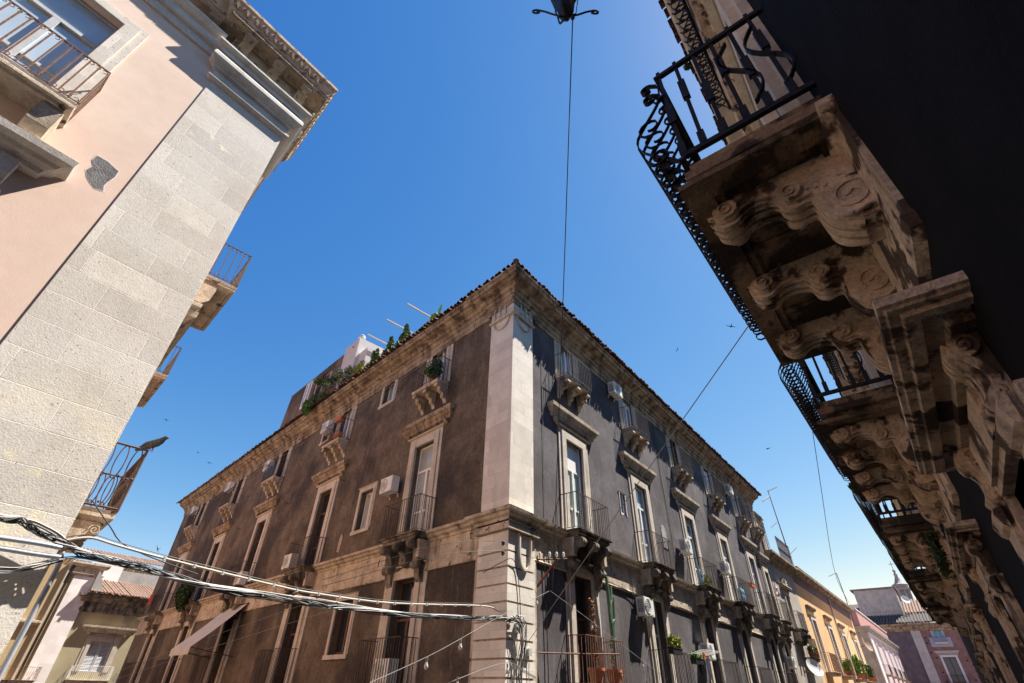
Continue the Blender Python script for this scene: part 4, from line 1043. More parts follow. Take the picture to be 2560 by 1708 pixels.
MB().box(4.65,12,4.4,9,8.6,10.6).build("attic", "concrete_grey", yel)
t_ = tile_rows(.8, 9, .28, .3, 3.0, -4.6, 11.5, r=.12, seed=14); t_.build("attic_tiles", "pale_roof_tile", yel)
bd = MB(); bd.box(-12, .28, .02, 14, 0, 9.7); bd.box(1.75, 12, 4, 14, 0, 8.6); bd.box(.5, 9.5, 7, 14, 0, 11.3); 
bd.build("house_body", "yellow_render", yel)
window(yel, FY, 16.37, 2.55, 1.65, 2.05, .42, .08, mat="grey_beige_render", frame="grey_wood", pane="dark_glass", hood=(1.55,.46,2.65,3.2,"worn_stone"), shutter="grey_wood")
bb = belt_balcony(yel, FY, 16.37, 2.0, 2.9, .6, .95, mat="worn_stone", rail="white_frame", low=True)
MB().tube([(-.35,-.16,9.9),(-.35,-.16,0)], .07, 6).build("downpipe", "conduit_beige", yel); MB().tube([(-.12,-.2,9.9),(-.12,-.2,0)], .09, 6).build("downpipe", "iron", yel)
MB().mould(-1.9, -.7, [(0,5.3),(.15,5.35),(.35,5.5),(.35,5.65),(0,5.7)]).build("window_cornice", "worn_stone", yel)
belt_balcony(yel, FY, 11.4, 1.9, 3.2, .8, .8, mat="worn_stone", rail="rust_iron", low=True)

# ---------------------------------------------------------------- air conditioners
ac0 = None
def air_con(fr, s, z, label, d=.12, flip=1):
    global ac0
    loc = fr.w(s, d, z)
    if ac0 is None:
        t = thing("air_conditioner", label, "air conditioner", loc, fr.a, "air conditioners on the walls")
        w, h, dp = .82, .6, .33
        b = MB(); b.box(-w/2, w/2, -dp, 0, -h/2, h/2); b.box(-w/2-.008, w/2+.008, -dp-.008, .004, h/2-.05, h/2-.04)
        b.box(-w/2+.05, w/2-.05, -dp-.006, -dp, -h/2+.03, h/2-.06)
        b.build("casing", "ac_white", t)
        f = MB(); pts = [(-.13+.24*math.cos(2*PI*i/24), -dp-.012, .24*math.sin(2*PI*i/24)) for i in range(25)]
        f.tube(pts, .012, 5, False)
        for rr_ in (.18, .12, .06): f.tube([(-.13+rr_*math.cos(2*PI*i/20), -dp-.012, rr_*math.sin(2*PI*i/20)) for i in range(21)], .006, 4, False)
        for k in range(8): f.tube([(-.13,-dp-.014,0),(-.13+.24*math.cos(2*PI*k/8),-dp-.014,.24*math.sin(2*PI*k/8))], .006, 4)
        f.build("fan_grille", "ac_grey", t)
        l = MB().exty([(-w/2-.001,-.22),(-w/2-.001,.2)], 0, 0) if False else MB()
        for sx in (-1,):
            l.box(sx*(w/2+.002)-.003, sx*(w/2+.002)+.003, -dp+.05, -.05, -.22, .2)
        l.build("side_grille", "ac_dark", t)
        v = MB()
        for sx in (-1,):
            for k in range(7): v.box(sx*(w/2+.008)-.006, sx*(w/2+.008)+.006, -dp+.04, -.04, -.2+.06*k, -.185+.06*k)
            for k in range(4): v.box(sx*(w/2+.008)-.006, sx*(w/2+.008)+.006, -dp+.06+k*.06, -dp+.075+k*.06, -.22, .2)
        v.build("side_louvres", "ac_white", t)
        r = MB()
        for sx in (-.28, .28):
            r.box(sx-.02, sx+.02, -dp-.02, d, -h/2-.04, -h/2-.003); r.box(sx-.02, sx+.02, d-.03, d-.001, -h/2-.14, -h/2-.04)
        r.build("bracket", "ac_white", t)
        ac0 = t; return t
    c = copy_tree(ac0, None, loc, fr.a); tag(c, label, "air conditioner", "air conditioners on the walls"); return c
air_con(FR, 7.75, 13.75, "white air conditioner between the first two top balconies of the grey wall")
air_con(FR, 13.6, 7.7, "white air conditioner at the second floor beside the third tall window on the grey wall")
air_con(FR, 8.05, 4.45, "white air conditioner beside the white framed first floor door above the yellow flowers")
air_con(FR, 14.0, 3.4, "white air conditioner beside the clothes drying rack with dark shadow below")
air_con(FR, 19.3, 7.7, "white air conditioner at the second floor above the pair of blue water bottles")
air_con(FR, 24.3, 13.6, "white air conditioner under the far end of the palazzo eave")
air_con(FR, 29.2, 3.75, "white air conditioner left of the big white satellite dish")
air_con(FL, -6.45, 8.25, "white air conditioner on the brown wall beside the beige double door", d=.2)
air_con(FL, -4.6, 2.15, "white air conditioner standing on the lowest railed balcony nearest the pier", d=.35)
air_con(FL, -13.9, 6.42, "white air conditioner standing on the second belt balcony of the brown wall", d=.35)
air_con(FL, -19.9, 6.4, "white air conditioner standing on the belt balcony above the awning", d=.35)
air_con(FL, -14.35, 13.45, "white air conditioner beside the top balcony that holds two terracotta boxes")
air_con(FL, -22.2, 13.35, "white air conditioner beside the dark screened top balcony")
air_con(FL, -29.5, 13.7, "white air conditioner near the fourth top window of the brown wall")
air_con(FL, -37.6, 13.6, "white air conditioner at the far left end under the brown wall eave")

# ---------------------------------------------------------------- plants
def foliage(m, n, fn, leaf, rr, long=1.8):
    for _ in range(n):
        p, nr = fn(rr); p = Vector(p)
        a = Vector((rr.gauss(0,1), rr.gauss(0,1), rr.gauss(0,1))).normalized() + Vector(nr)*.7
        a.normalize(); b = a.orthogonal().normalized(); b = Matrix.Rotation(rr.uniform(0,6.3), 3, a) @ b; c = a.cross(b)
        l = leaf*rr.uniform(.6,1.3)
        m.add([p-b*l*.5*long, p+c*l*.5, p+b*l*.5*long, p-c*l*.5], [(0,1,2,3)])
def blobs(cs):
    def f(rr):
        c, r = rr.choices(cs, weights=[k[1][0]*k[1][2] for k in cs])[0]
        v = Vector((rr.gauss(0,1), rr.gauss(0,1), rr.gauss(0,1))).normalized(); t = rr.random()**.45
        return (c[0]+v.x*r[0]*t, c[1]+v.y*r[1]*t, c[2]+v.z*r[2]*t), v
    return f
def pot(t, r=.2, h=.32, mat="terracotta", z=0):
    MB().lathe([(r*.65,z),(r*.95,z+h*.82),(r*1.1,z+h*.82),(r*1.1,z+h),(r*.9,z+h),(r*.85,z+h*.9)], n=14).build("pot", mat, t, smooth=True)
def shrub(name, label, loc, cs, n, leaf, mat, potr=.22, group=None, trunk=True, seed=1, potmat="terracotta", cat="plant", rot=0, hpot=.32):
    t = thing(name, label, cat, loc, rot, group); rr = random.Random(seed)
    m = MB(); foliage(m, n, blobs(cs), leaf, rr); m.build("foliage", mat, t, recalc=False)
    if potr: pot(t, potr, hpot, potmat)
    if trunk:
        top = max(c[0][2] for c in cs); MB().tube([(0,0,.1),(.02,.01,top*.5),(0,0,top)], [.03,.025,.012], 6).build("trunk", "brown_wood", t)
    return t
def conifer(z0, h, r, seed):
    rr = random.Random(seed); out = []
    for k in range(9):
        t = k/8; rr_ = r*(1-.78*t**1.3)*(.55 if k == 0 else 1)
        out.append(((rr.uniform(-.07,.07), rr.uniform(-.07,.07), z0+h*t), (rr_, rr_, h*.12)))
    return out
TZ = 15.75
for k, (s, hgt, r, lb) in enumerate([(11.95,1.7,.48,"dark green conical shrub, lowest of three along the terrace edge"),(10.4,1.7,.5,"dark green conical shrub in the middle of three beside red flowers"),(8.9,1.8,.45,"dark green conical shrub nearest the low brick parapet")]):
    shrub("potted_conifer", lb, FL.w(-s, -.45, TZ), conifer(.45, hgt, r, k+4), 3600, .085, "leaf_green" , .25, "conifers on the roof terrace", seed=k+20)
shrub("potted_shrub", "round yellow green shrub on the terrace beside the white stair block", FL.w(-13.3, -.4, TZ), [((0,0,1.2),(.55,.5,.5)),((.1,0,1.7),(.4,.4,.35)),((-.2,0,.8),(.4,.4,.3))], 1800, .08, "leaf_yellow", .25, seed=31)
rr = random.Random(8)
for nm, lb, s, z, mat, n, sd in (("climbing_shrub","bushy green climber tumbling over the roof tiles left of the terrace",15.6,16.2,"leaf_green",2300,1),("silver_shrub","silvery grey leaved shrub beside the green climber on the roof edge",14.2,16.1,"leaf_grey",1300,2)):
    rr = random.Random(sd)
    cs = [((rr.uniform(-1.2,1.2)*(1 if sd == 1 else .7), rr.uniform(-.7,-.05), rr.uniform(-.6,1.3)), (rr.uniform(.15,.33),)*3) for k in range(11)]
    if sd == 1: cs += [((-.9+.3*k, -1.05, -.9-.22*(k%3)), (.25,.12,.45)) for k in range(4)]
    t = shrub(nm, lb, FL.w(-s, .05, z), cs, n, .1, mat, 0, trunk=False, seed=sd+60, rot=FL.a)
    MB().tube([(0,-.3,-.5),(.1,-.3,.2),(.0,-.3,.8)], [.04,.03,.015], 6).build("stem", "brown_wood", t)
ban = thing("banana_plant", "young banana plant with broad upright leaves on the roof terrace above the eave", "plant", FL.w(-5.75, -.35, 15.6), FL.a)
MB().tube([(0,0,0),(.03,0,.8),(.02,0,1.5)], [.06,.045,.03], 8).build("stem", "leaf_green", ban)
for (dx, dz, w, up_) in ((-.75,.12,.16,.35),(-.4,.25,.12,.3),(.12,.65,.15,.1),(.3,-.05,.1,.2),(.1,.35,.12,.3)):
    m = MB(); vs = []; 
    for i in range(9):
        t = i/8; x = dx*t; z = 1.4+dz*t+up_*math.sin(PI*t)*.5; ww = w*math.sin(PI*min(1,t*.9+.08))
        vs += [(x-.02, -ww, z-.03), (x, 0, z), (x+.02, ww, z-.03)] if abs(dx) > .2 else [(x-ww, -.02, z), (x, 0, z+.02), (x+ww, -.02, z)]
    m.add(vs, [f for i in range(8) for f in ((i*3,i*3+1,i*3+4,i*3+3),(i*3+1,i*3+2,i*3+5,i*3+4))]); m.build("leaf", "leaf_bright", ban, recalc=False)
rr = random.Random(4)
fl = thing("flower_box", "long trough of small red flowers along the terrace edge between the conifers", "flower box", FL.w(-10.9, -.28, 16.3), FL.a)
m = MB(); foliage(m, 500, blobs([((-1.6+.4*k,0,.12),(.25,.1,.14)) for k in range(9)]), .06, rr); m.build("flowers", "flower_red", fl, recalc=False)
m = MB(); foliage(m, 500, blobs([((-1.6+.4*k,0,.05),(.25,.1,.12)) for k in range(9)]), .06, rr); m.build("foliage", "leaf_green", fl, recalc=False)
MB().box(-1.9,1.9,-.1,.1,-.15,.0).build("trough", "black_plastic", fl)
# balcony plants on the brown wall
shrub("potted_plant", "leafy potted plant on the nearest top balcony of the brown wall", FL.w(-4.25, .45, 12.05), [((0,0,.6),(.4,.25,.35)),((.15,0,.95),(.3,.2,.3)),((-.2,-.05,.35),(.35,.2,.25))], 900, .07, "leaf_green", .16, seed=41)
shrub("hanging_plant", "dark trailing plant filling the belt balcony at the far left of the brown wall", FL.w(-28.4, .6, 6.1), [((0,-.2,.6),(1.0,.35,.7)),((.3,-.35,.0),(.8,.25,.6)),((-.5,-.3,.4),(.6,.3,.6))], 2600, .12, "leaf_dark", 0, trunk=False, seed=42, rot=FL.a)
def box_planter(label, fr, x, d, z, w, mat="terracotta", plant=None, seed=0, group=None, name="planter_box", hh=.2):
    t = thing(name, label, "planter", fr.w(x, d, z), fr.a, group)
    m = MB(); m.exty([(-w/2+.02,0),(w/2-.02,0),(w/2,hh),(-w/2,hh)], -.1, .1); m.box(-w/2-.02, w/2+.02, -.115, .115, hh-.03, hh+.001); m.build("trough", mat, t)
    if plant:
        m = MB(); foliage(m, plant[1], blobs([((-w/2+w*(k+.5)/5,0,hh+plant[2]*.4),(w/8,.13,plant[2]*.6)) for k in range(5)]), plant[3], random.Random(seed)); m.build("foliage", plant[0], t, recalc=False)
    return t
box_planter("terracotta trough hung on the top rail of the balcony with an air conditioner", FL, -12.25, .6, 13.0, .7)
box_planter("terracotta trough at the foot of the balcony railing with an air conditioner", FL, -12.2, .5, 12.1, .7)
box_planter("black trough of yellow flowers hung on the white framed door's railing", FR, 8.6, .98, 2.95, .85, "black_plastic", ("leaf_yellow", 900, .4, .06), 5)
box_planter("terracotta trough hung on the railing beside the pair of blue water bottles", FR, 21.4, .98, 6.95, .8)
box_planter("black trough of green herbs below the clothes drying rack", FR, 10.6, .98, 2.75, .8, "black_plastic", ("leaf_bright", 500, .25, .05), 6)
cact = thing("cactus", "tall branching green cactus against the grey wall beside the arched door", "plant", FR.w(5.1, .35, 1.9), 0)
MB().tube([(0,0,.2),(.03,0,1.2),(-.02,0,2.3),(-.06,0,3.1)], [.06,.07,.07,.05], 8).build("stem", "cactus_skin", cact)
for pts in ([(0,0,1.7),(.2,-.03,1.85),(.26,-.03,2.5)], [(-.02,0,2.2),(.13,.0,2.4),(.2,0,2.85)], [(0,0,1.5),(-.12,-.05,1.7),(-.14,-.05,2.2)], [(0,0,1.1),(.14,0,1.3),(.15,0,1.75)]):
    MB().tube(pts, [.05,.06,.04], 8).build("branch", "cactus_skin", cact)
pot(cact, .2, .35)
shrub("potted_plant", "dry brown plant in a big terracotta pot, the left pot behind the lowest rusty railing", FR.w(3.55, .55, 1.93), [((0,0,.7+.2*k),(.1,.1,.16)) for k in range(8)], 700, .05, "dry_plant", .24, seed=50, hpot=.4)
t = shrub("potted_plant", "bare stemmed plant in a terracotta pot, the right pot behind the lowest rusty railing", FR.w(4.6, .55, 1.93), [((0,0,.55+.15*k),(.06,.06,.1)) for k in range(5)], 120, .04, "leaf_grey", .24, seed=51, hpot=.4)
shrub("wild_weeds", "tuft of yellow flowered weeds growing beside the single blue water bottle", FR.w(14.75, .5, 6.08), [((-.2+.13*k,-.05,.05+.13*(k%4)),(.13,.12,.2)) for k in range(7)], 600, .05, "leaf_yellow", 0, trunk=False, seed=52, cat="weeds")
def bottle(label, x, z, d):
    t = thing("water_bottle", label, "bottle", FR.w(x, d, z), 0, "blue water bottles on the belt balconies")
    MB().lathe([(.12,0),(.13,.02),(.13,.3),(.12,.33),(.13,.36),(.13,.5),(.1,.6),(.05,.68),(.05,.74)], n=12).build("bottle_body", "blue_water_bottle", t, smooth=True)
    MB().lathe([(.055,.74),(.055,.8),(.02,.81)], n=10).build("cap", "blue_shutter", t)
bottle("big blue water bottle standing alone among yellow flowered weeds", 14.5, 6.12, .42)
bottle("big blue water bottle, the left one of a pair on the fourth belt balcony", 20.05, 6.12, .6)
bottle("big blue water bottle, the right one of a pair on the fourth belt balcony", 20.4, 6.12, .6)
for k, (x, lb) in enumerate([(46.5,"terracotta pot with a small green plant, left on the low corner balcony"),(47.3,"terracotta pot with grey green leaves, middle of the low corner balcony"),(48.0,"terracotta pot with dark leaves, right on the low corner balcony")]):
    shrub("potted_plant", lb, FS.w(x, .5, 4.36), [((0,0,.5),(.25,.2,.22))], 350, .08, ("leaf_bright","leaf_grey","leaf_green")[k], .22, seed=70+k, trunk=False)
for k, (x, z, lb, mt_, h) in enumerate([(66.8,3.75,"tall leafy potted plant crowding the third orange house balcony","leaf_bright",1.6),(69.2,3.75,"yellow flowering potted plant on the third orange house balcony","leaf_yellow",1.2),(74.4,3.75,"green potted plant on the last orange house balcony","leaf_green",1.1),(60.2,3.75,"small red potted plant on the second orange house balcony","leaf_bright",.6)]):
    shrub("potted_plant", lb, FS.w(x, .55, z), [((0,0,.4+h*.2*q),(.45,.3,.3)) for q in range(5)], 700, .13, mt_, .35, seed=80+k, trunk=False)
# plants sprouting from the dark palazzo's stonework
shrub("hanging_plant", "green fern tuft hanging from the stonework under the third dark balcony", (11.6, -.32, 3.75), [((0,0,0),(.2,.1,.22)),((.05,.02,-.2),(.14,.09,.2)),((-.1,0,.22),(.14,.08,.16))], 900, .035, "leaf_dark", 0, trunk=False, seed=90)
shrub("hanging_plant", "small dark weed sprouting from the far end of the second dark balcony", (10.3, .42, 4.75), [((0,0,-.05),(.12,.1,.12))], 220, .05, "leaf_dark", 0, trunk=False, seed=91)
for k, (x, z) in enumerate(((4.0,15.1),(5.0,15.1),(7.4,15.12))):
    shrub("roof_weed", ("dark weed sprouting from the eave tiles at the top edge of the picture","dark weed on the eave tiles above the ringed railing","small dark weed on the eave tiles just above the near balcony's railing")[k], (x, .24, z), [((0,0,.0),(.1,.1,.1))], 120, .05, "leaf_dark", 0, trunk=False, seed=95+k, cat="weeds")

# ---------------------------------------------------------------- awning, drying rack, toy, dishes
aw = thing("awning", "faded beige awning let down steeply over a doorway of the brown wall", "awning", FL.w(-20.5, 0, 5.2), FL.a)
m = MB(); n = 10; vs = []
for i in range(n+1):
    x = -1.5+3.0*i/n
    for j in range(7):
        t = j/6; vs.append((x, -.08-1.95*t, -2.0*t - .06*math.sin(PI*t)))
m.add(vs, [(i*7+j, (i+1)*7+j, (i+1)*7+j+1, i*7+j+1) for i in range(n) for j in range(6)]); m.build("canopy", "awning_cloth", aw, recalc=False)
m = MB(); nn = 30
for i in range(nn):
    x = -1.5+3.0*i/nn; m.add([(x,-2.04,-2.0),(x+.1,-2.04,-2.0),(x+.1,-2.05,-2.28),(x+.05,-2.05,-2.33),(x,-2.05,-2.28)], [(0,1,2,3,4)])
m.build("valance", "awning_cloth", aw, recalc=False)
for sx in (-1.45, 1.45): MB().tube([(sx,0,-2.3),(sx,-2.0,-2.02)], .02, 6).build("arm", "rail_iron", aw)
MB().tube([(-1.52,-.06,0),(1.52,-.06,0)], .05, 8).build("roller", "rail_iron", aw)
dr = thing("drying_rack", "white wire clothes rack hooked outward on a railing of the grey wall", "clothes rack", FR.w(10.5, .95, 3.05), 0)
m = MB()
for k in range(7): m.tube([(-.6,-.08*k-.02,.02*k),(.9,-.08*k-.02-.2,.02*k+.03)], .008, 5)
for sx in (-.6, .0, .9): m.tube([(sx,.05,-.02),(sx,-.72,.12)], .012, 5)
m.build("frame", "cable_white", dr)
m = MB(); m.box(-.35,-.2,-.5,-.44,-.16,.05); m.build("orange_peg_bag", "orange_plastic", dr)
toy = thing("stuffed_toy", "pale pink floppy stuffed toy lying over a balcony rail of the grey wall", "toy", FR.w(27.6, .85, 7.32), 0)
m = MB(); m.tube([(0,0,0),(.05,-.05,.15),(.02,-.05,.3),(.0,-.05,.42)], [.12,.14,.1,.09], 8); m.tube([(0,0,.4),(.0,-.05,.5),(.02,-.05,.58)], [.09,.12,.05], 8)
for (a, b) in (((.1,-.05,.25),(.5,-.1,.1)),((-.1,-.05,.25),(-.3,-.1,.05)),((.05,-.05,.55),(.15,-.05,.85)),((-.05,-.05,.55),(-.02,-.05,.85))): m.tube([a,b],[.05,.035],6)
m.build("body", "pink_toy_cloth", toy, smooth=True)
def dish(name, label, loc, dirv, r, mat):
    t = thing(name, label, "satellite dish", loc)
    q = Vector(dirv).to_track_quat('Z','Y').to_matrix().to_4x4()
    m = MB(); m.lathe([(r*k/8, .28*r*(k/8)**2) for k in range(1,9)] + [(r*.99,.28*r+.015), (r*.5,.1*r), (r*.06,.03)], n=28, mat=q); m.build("reflector", mat, t, smooth=True)
    m = MB(); a = q @ Vector((0,-r*.95,.28*r)); b = q @ Vector((0,-r*.2,r*1.05)); m.tube([a,b],.018,6); m.tube([b, b+(q @ Vector((0,.1,-.12)))],.04,8); m.build("feed_arm", "ac_grey", t)
    m = MB(); m.tube([(0,0,0), tuple(Vector(dirv)*-.3), tuple(Vector(dirv)*-.3+Vector((0,.4,-.1)))], .03, 6); m.build("mount", "rail_iron", t)
dish("satellite_dish", "big white satellite dish leaning out from the house before the orange one", (44.6, 8.35, 3.6), (-.55,-.75,.45), .58, "dish_white")
dish("satellite_dish", "brown satellite dish on the far corner of the orange house", (77.5, 8.3, 7.3), (-.3,-.9,.3), .75, "dish_brown")
dish("satellite_dish", "white satellite dish on the far tiled roof in front of the church lantern", (134.5, 4.9, 18.9), (-.7,-.5,.4), .8, "dish_white")

# ---------------------------------------------------------------- cables, pipes, lamps
def cable(name, label, pts, r, mat, cat="cable", wob=0, seed=0, n=6, sub=4, group=None):
    P = [Vector(p) for p in pts]; out = []
    rr = random.Random(seed)
    for i in range(len(P)-1):                        # Catmull-Rom between the points
        p0, p1, p2, p3 = P[max(i-1,0)], P[i], P[i+1], P[min(i+2,len(P)-1)]
        for k in range(sub):
            t = k/sub
            out.append(.5*((2*p1)+(p2-p0)*t+(2*p0-5*p1+4*p2-p3)*t*t+(3*p1-p0-3*p2+p3)*t**3) + Vector((rr.gauss(0,1),rr.gauss(0,1),rr.gauss(0,1)))*wob)
    out.append(P[-1])
    if name is None: return out
    if isinstance(r, tuple): r = [r[0]+(r[1]-r[0])*i/(len(out)-1) for i in range(len(out))]
    o = MB().tube(out, r, n).build(name, mat, None, smooth=True); return tag(o, label, cat, group)
CY = 8.88
cpts = [(1.66,CY,3.16),(1.91,CY,3.25),(2.24,CY,3.22),(2.98,CY,3.16),(4.83,CY,3.06),(5.64,CY,3.05),(7.32,CY,3.11),(9.97,CY,3.38),(10.6,CY,3.40)]
con = thing("cable_conduit", "straight beige conduit with white clips spanning the side street above the other cables", "cable", (1.66,CY,3.16))
cc = cable(None, None, cpts, .02, None)
off = Vector((1.66,CY,3.16))
cc_ = cable("wall_cable", "short dark hook wire tying the beige conduit to the pier", [(10.55,8.88,3.40),(10.9,8.98,3.37),(11.22,9.2,3.42)], .011, "cable_black")
MB().tube([p-off for p in cc], .017, 8).build("conduit_tube", "conduit_beige", con, smooth=True)
c0_ = None
for k in range(17):
    x = 2.9+k*.45; i = max(j for j in range(len(cc)-1) if cc[j].x <= x); t = (x-cc[i].x)/(cc[i+1].x-cc[i].x); p = cc[i].lerp(cc[i+1], t)-off
    if c0_ is None: c0_ = MB().box(-.014, .014, -.026, .026, -.03, .026).build("clip", "cable_white", con, p)
    else: copy_tree(c0_, con, p)
m = MB(); m.tube([p-off+Vector((0,.01,.045)) for p in cc], .006, 5); m.build("carrier_wire", "cable_black", con)
bp = [(.4,CY,3.26),(.93,CY,3.28),(1.11,CY,3.29),(1.3,CY,3.22),(1.68,CY,3.13),(1.97,CY,3.04),(2.46,CY,3.01),(2.96,CY,2.97),(3.8,CY,2.89),(4.9,CY,2.87),(5.69,CY,2.88),(6.31,CY,2.91),(7.75,CY,2.94),(10.0,CY,3.11),(10.86,CY,3.23),(11.35,8.9,3.2)]
bun = thing("cable_bundle", "sagging bundle of twisted black, grey and white cables across the side street", "cable", (.4,CY,3.26))
for k in range(14):
    rr = random.Random(k); ph = rr.uniform(0,6.28); amp = rr.uniform(.012,.05); off = Vector((.4,CY,3.26))
    P = cable(None, None, bp, 0, None, sub=6)
    Q = [p-off+Vector((0, amp*math.cos(ph+i*.45*(1 if k%2 else -.7)), amp*math.sin(ph+i*.45*(1 if k%2 else -.7)))) for i, p in enumerate(P)]
    MB().tube(Q, rr.choice([.008,.0095,.006]), 6).build("strand", ("cable_white","cable_black","cable_grey","cable_black","cable_black","cable_black","cable_white","cable_grey","cable_black","cable_black","cable_white","cable_grey","cable_black","cable_black")[k], bun, smooth=True)
m = MB(); P = cable(None, None, bp, 0, None, sub=6); off = Vector((.4,CY,3.26))
for i in range(4, len(P)-2, 6):
    t = (P[i+1]-P[i]).normalized(); m.tube([P[i]-off-t*.018, P[i]-off+t*.018], .042, 8)
m.build("cable_ties", "cable_black", bun)
b2 = [(.2,CY,2.68),(1.2,CY,2.73),(1.46,CY,2.82),(1.76,CY,2.95),(2.07,CY,3.0),(2.97,CY,2.95),(3.79,CY,2.92),(4.87,CY,2.94),(5.67,CY,2.96),(7.74,CY,2.98),(9.49,CY,3.1),(11.4,8.9,3.17)]
bun2 = thing("cable_bundle", "thinner white and grey cables running just above the twisted bundle to the pier", "cable", (.2,CY,2.68))
for k in range(5):
    rr = random.Random(k+40); off = Vector((.2,CY,2.68)); P = cable(None, None, b2, 0, None, sub=6); ph = rr.uniform(0,6); amp = rr.uniform(.006,.016)
    Q = [p-off+Vector((0, amp*math.cos(ph+i*.3), amp*math.sin(ph+i*.3)+.012*(k-2)*math.exp(-(p.x/1.5)**2)*2)) for i, p in enumerate(P)]
    MB().tube(Q, .0065, 5).build("strand", ("cable_white","cable_grey","cable_white","cable_white","cable_black")[k], bun2, smooth=True)
cable("wall_pipe", "upper of two grey pipes ending at the pink palazzo's stone corner", [(.2,8.86,3.03),(1.04,8.86,3.06),(1.42,8.86,3.07),(1.66,8.86,3.065)], .03, "steel_grey", "pipe", n=10)
cable("wall_pipe", "lower of two grey pipes ending at the pink palazzo's stone corner", [(.2,8.88,2.93),(1.09,8.88,2.95),(1.38,8.88,2.95),(1.7,8.88,2.96)], .03, "steel_grey", "pipe", n=10)
cable("wall_cable", "beige cable arching over the pale pilaster into the twisted bundle", [(.6,8.9,3.3),(1.17,8.9,3.32),(1.4,8.9,3.28),(1.6,8.9,3.21),(1.72,8.9,3.12)], .017, "conduit_beige")
cable("wall_cable", "loose dark cable sagging along the pilaster below the pipes", [(.3,8.9,2.62),(1.0,8.9,2.66),(1.4,8.9,2.75),(1.75,8.9,2.93)], .01, "cable_black")
cable("downpipe", "grey steel downpipe running down the edge of the pale stone corner", [(1.70,8.93,3.0),(1.755,9.02,2.85),(1.76,9.05,2.2),(1.76,9.05,0)], .032, "steel_grey", "pipe", n=10)
cable("downpipe", "thin grey conduit beside the steel downpipe on the stone corner", [(1.72,8.95,2.95),(1.755,9.11,2.8),(1.76,9.11,0)], .014, "cable_grey", "pipe", n=8)
# tangle of wires on the pier
tg = thing("wire_tangle", "messy tangle of black and white wires hanging down the rusticated pier", "cable", (11.45, 8.86, 3.2))
for k in range(14):
    rr = random.Random(k+200)
    pts = [(-.15+rr.uniform(-.1,.1), rr.uniform(-.06,.0), rr.uniform(-.05,.1)), (.1+rr.uniform(-.1,.25), -.08+rr.uniform(-.05,.03), rr.uniform(-.1,.12)), (.3+rr.uniform(-.15,.15), -.06+rr.uniform(-.04,.02), -.35+rr.uniform(-.2,.2)), (.15+rr.uniform(-.12,.22), -.05, -.8+rr.uniform(-.3,.2)), (.05+rr.uniform(-.05,.25), -.04, -1.5+rr.uniform(-.4,.2))]
    MB().tube(cable(None,None,pts,0,None), rr.choice([.006,.009,.012]), 5).build("wire", rr.choice(["cable_black","cable_black","cable_grey","cable_white"]), tg, smooth=True)
cable("wall_cable", "black cable looping over the pier's upper blocks round the corner", [(10.95,9.6,4.35),(11.1,8.95,4.62),(11.33,8.88,4.68),(11.55,8.9,4.5),(11.7,8.9,3.9),(11.75,8.9,3.2)], .01, "cable_black")
cable("wall_cable", "thin white wire dropping from the black insulators on the pier", [(10.95,8.95,5.05),(11.0,8.95,4.6),(11.12,8.93,4.1),(11.2,8.93,3.3)], .006, "cable_white")
cable("wall_cable", "black service cable dropping down the grey wall left of the arched door", [(13.05,9.0,5.2),(13.1,9.0,4.0),(13.15,9.0,2.0),(13.15,9,0)], .014, "cable_black")
for k, (z0, z1) in enumerate(((5.08,3.54),(4.83,3.41))):
    cable("service_wire", ("upper","lower")[k]+" thin double wire slanting from the pier insulators along the brown wall", [(10.95,8.9,z0),(9.0,9.3,z0-.42),(6.45,10.2,z1)], .006, "cable_black")
ins = thing("insulator_bracket", "pair of black insulators on iron hooks at the top of the rusticated pier", "insulator", (10.97,9.0,4.95))
for z in (.1,-.16):
    MB().tube([(.17,.0,z+.01),(.05,-.02,z+.02),(.0,-.05,z)], .012, 6).build("hook", "iron", ins); MB().lathe([(.02,-.07),(.045,-.06),(.04,-.02),(.05,.02),(.03,.05)], (0,-.06,z), 10).build("insulator", "cable_black", ins)
rk = thing("insulator_rack", "rusty bracket with white insulators and a red strut on the grey wall beside the pier", "bracket", FR.w(1.5, .0, 4.95), 0)
MB().tube([(-.15,-.04,-.02),(.75,-.55,.1)], .022, 6).build("arm", "rust_iron", rk); MB().tube([(-.13,-.03,-.75),(.4,-.38,.02)], .035, 8).build("strut", "red_rust", rk)
for t in (.1,.42,.65,.88):
    MB().lathe([(.018,0),(.018,.06),(.045,.07),(.03,.1),(.045,.12),(.035,.18),(.015,.2)], (-.15+.9*t,-.04-.51*t,.0+.1*t), 10).build("insulator", "ceramic_white", rk)
cable("iron_bar", "horizontal rusty bar reaching across in front of the lowest rusty railing", [FR.w(1.35,.04,2.58), FR.w(2.6,.5,2.62), FR.w(4.3,.95,2.7)], .02, "rust_iron", "bar")
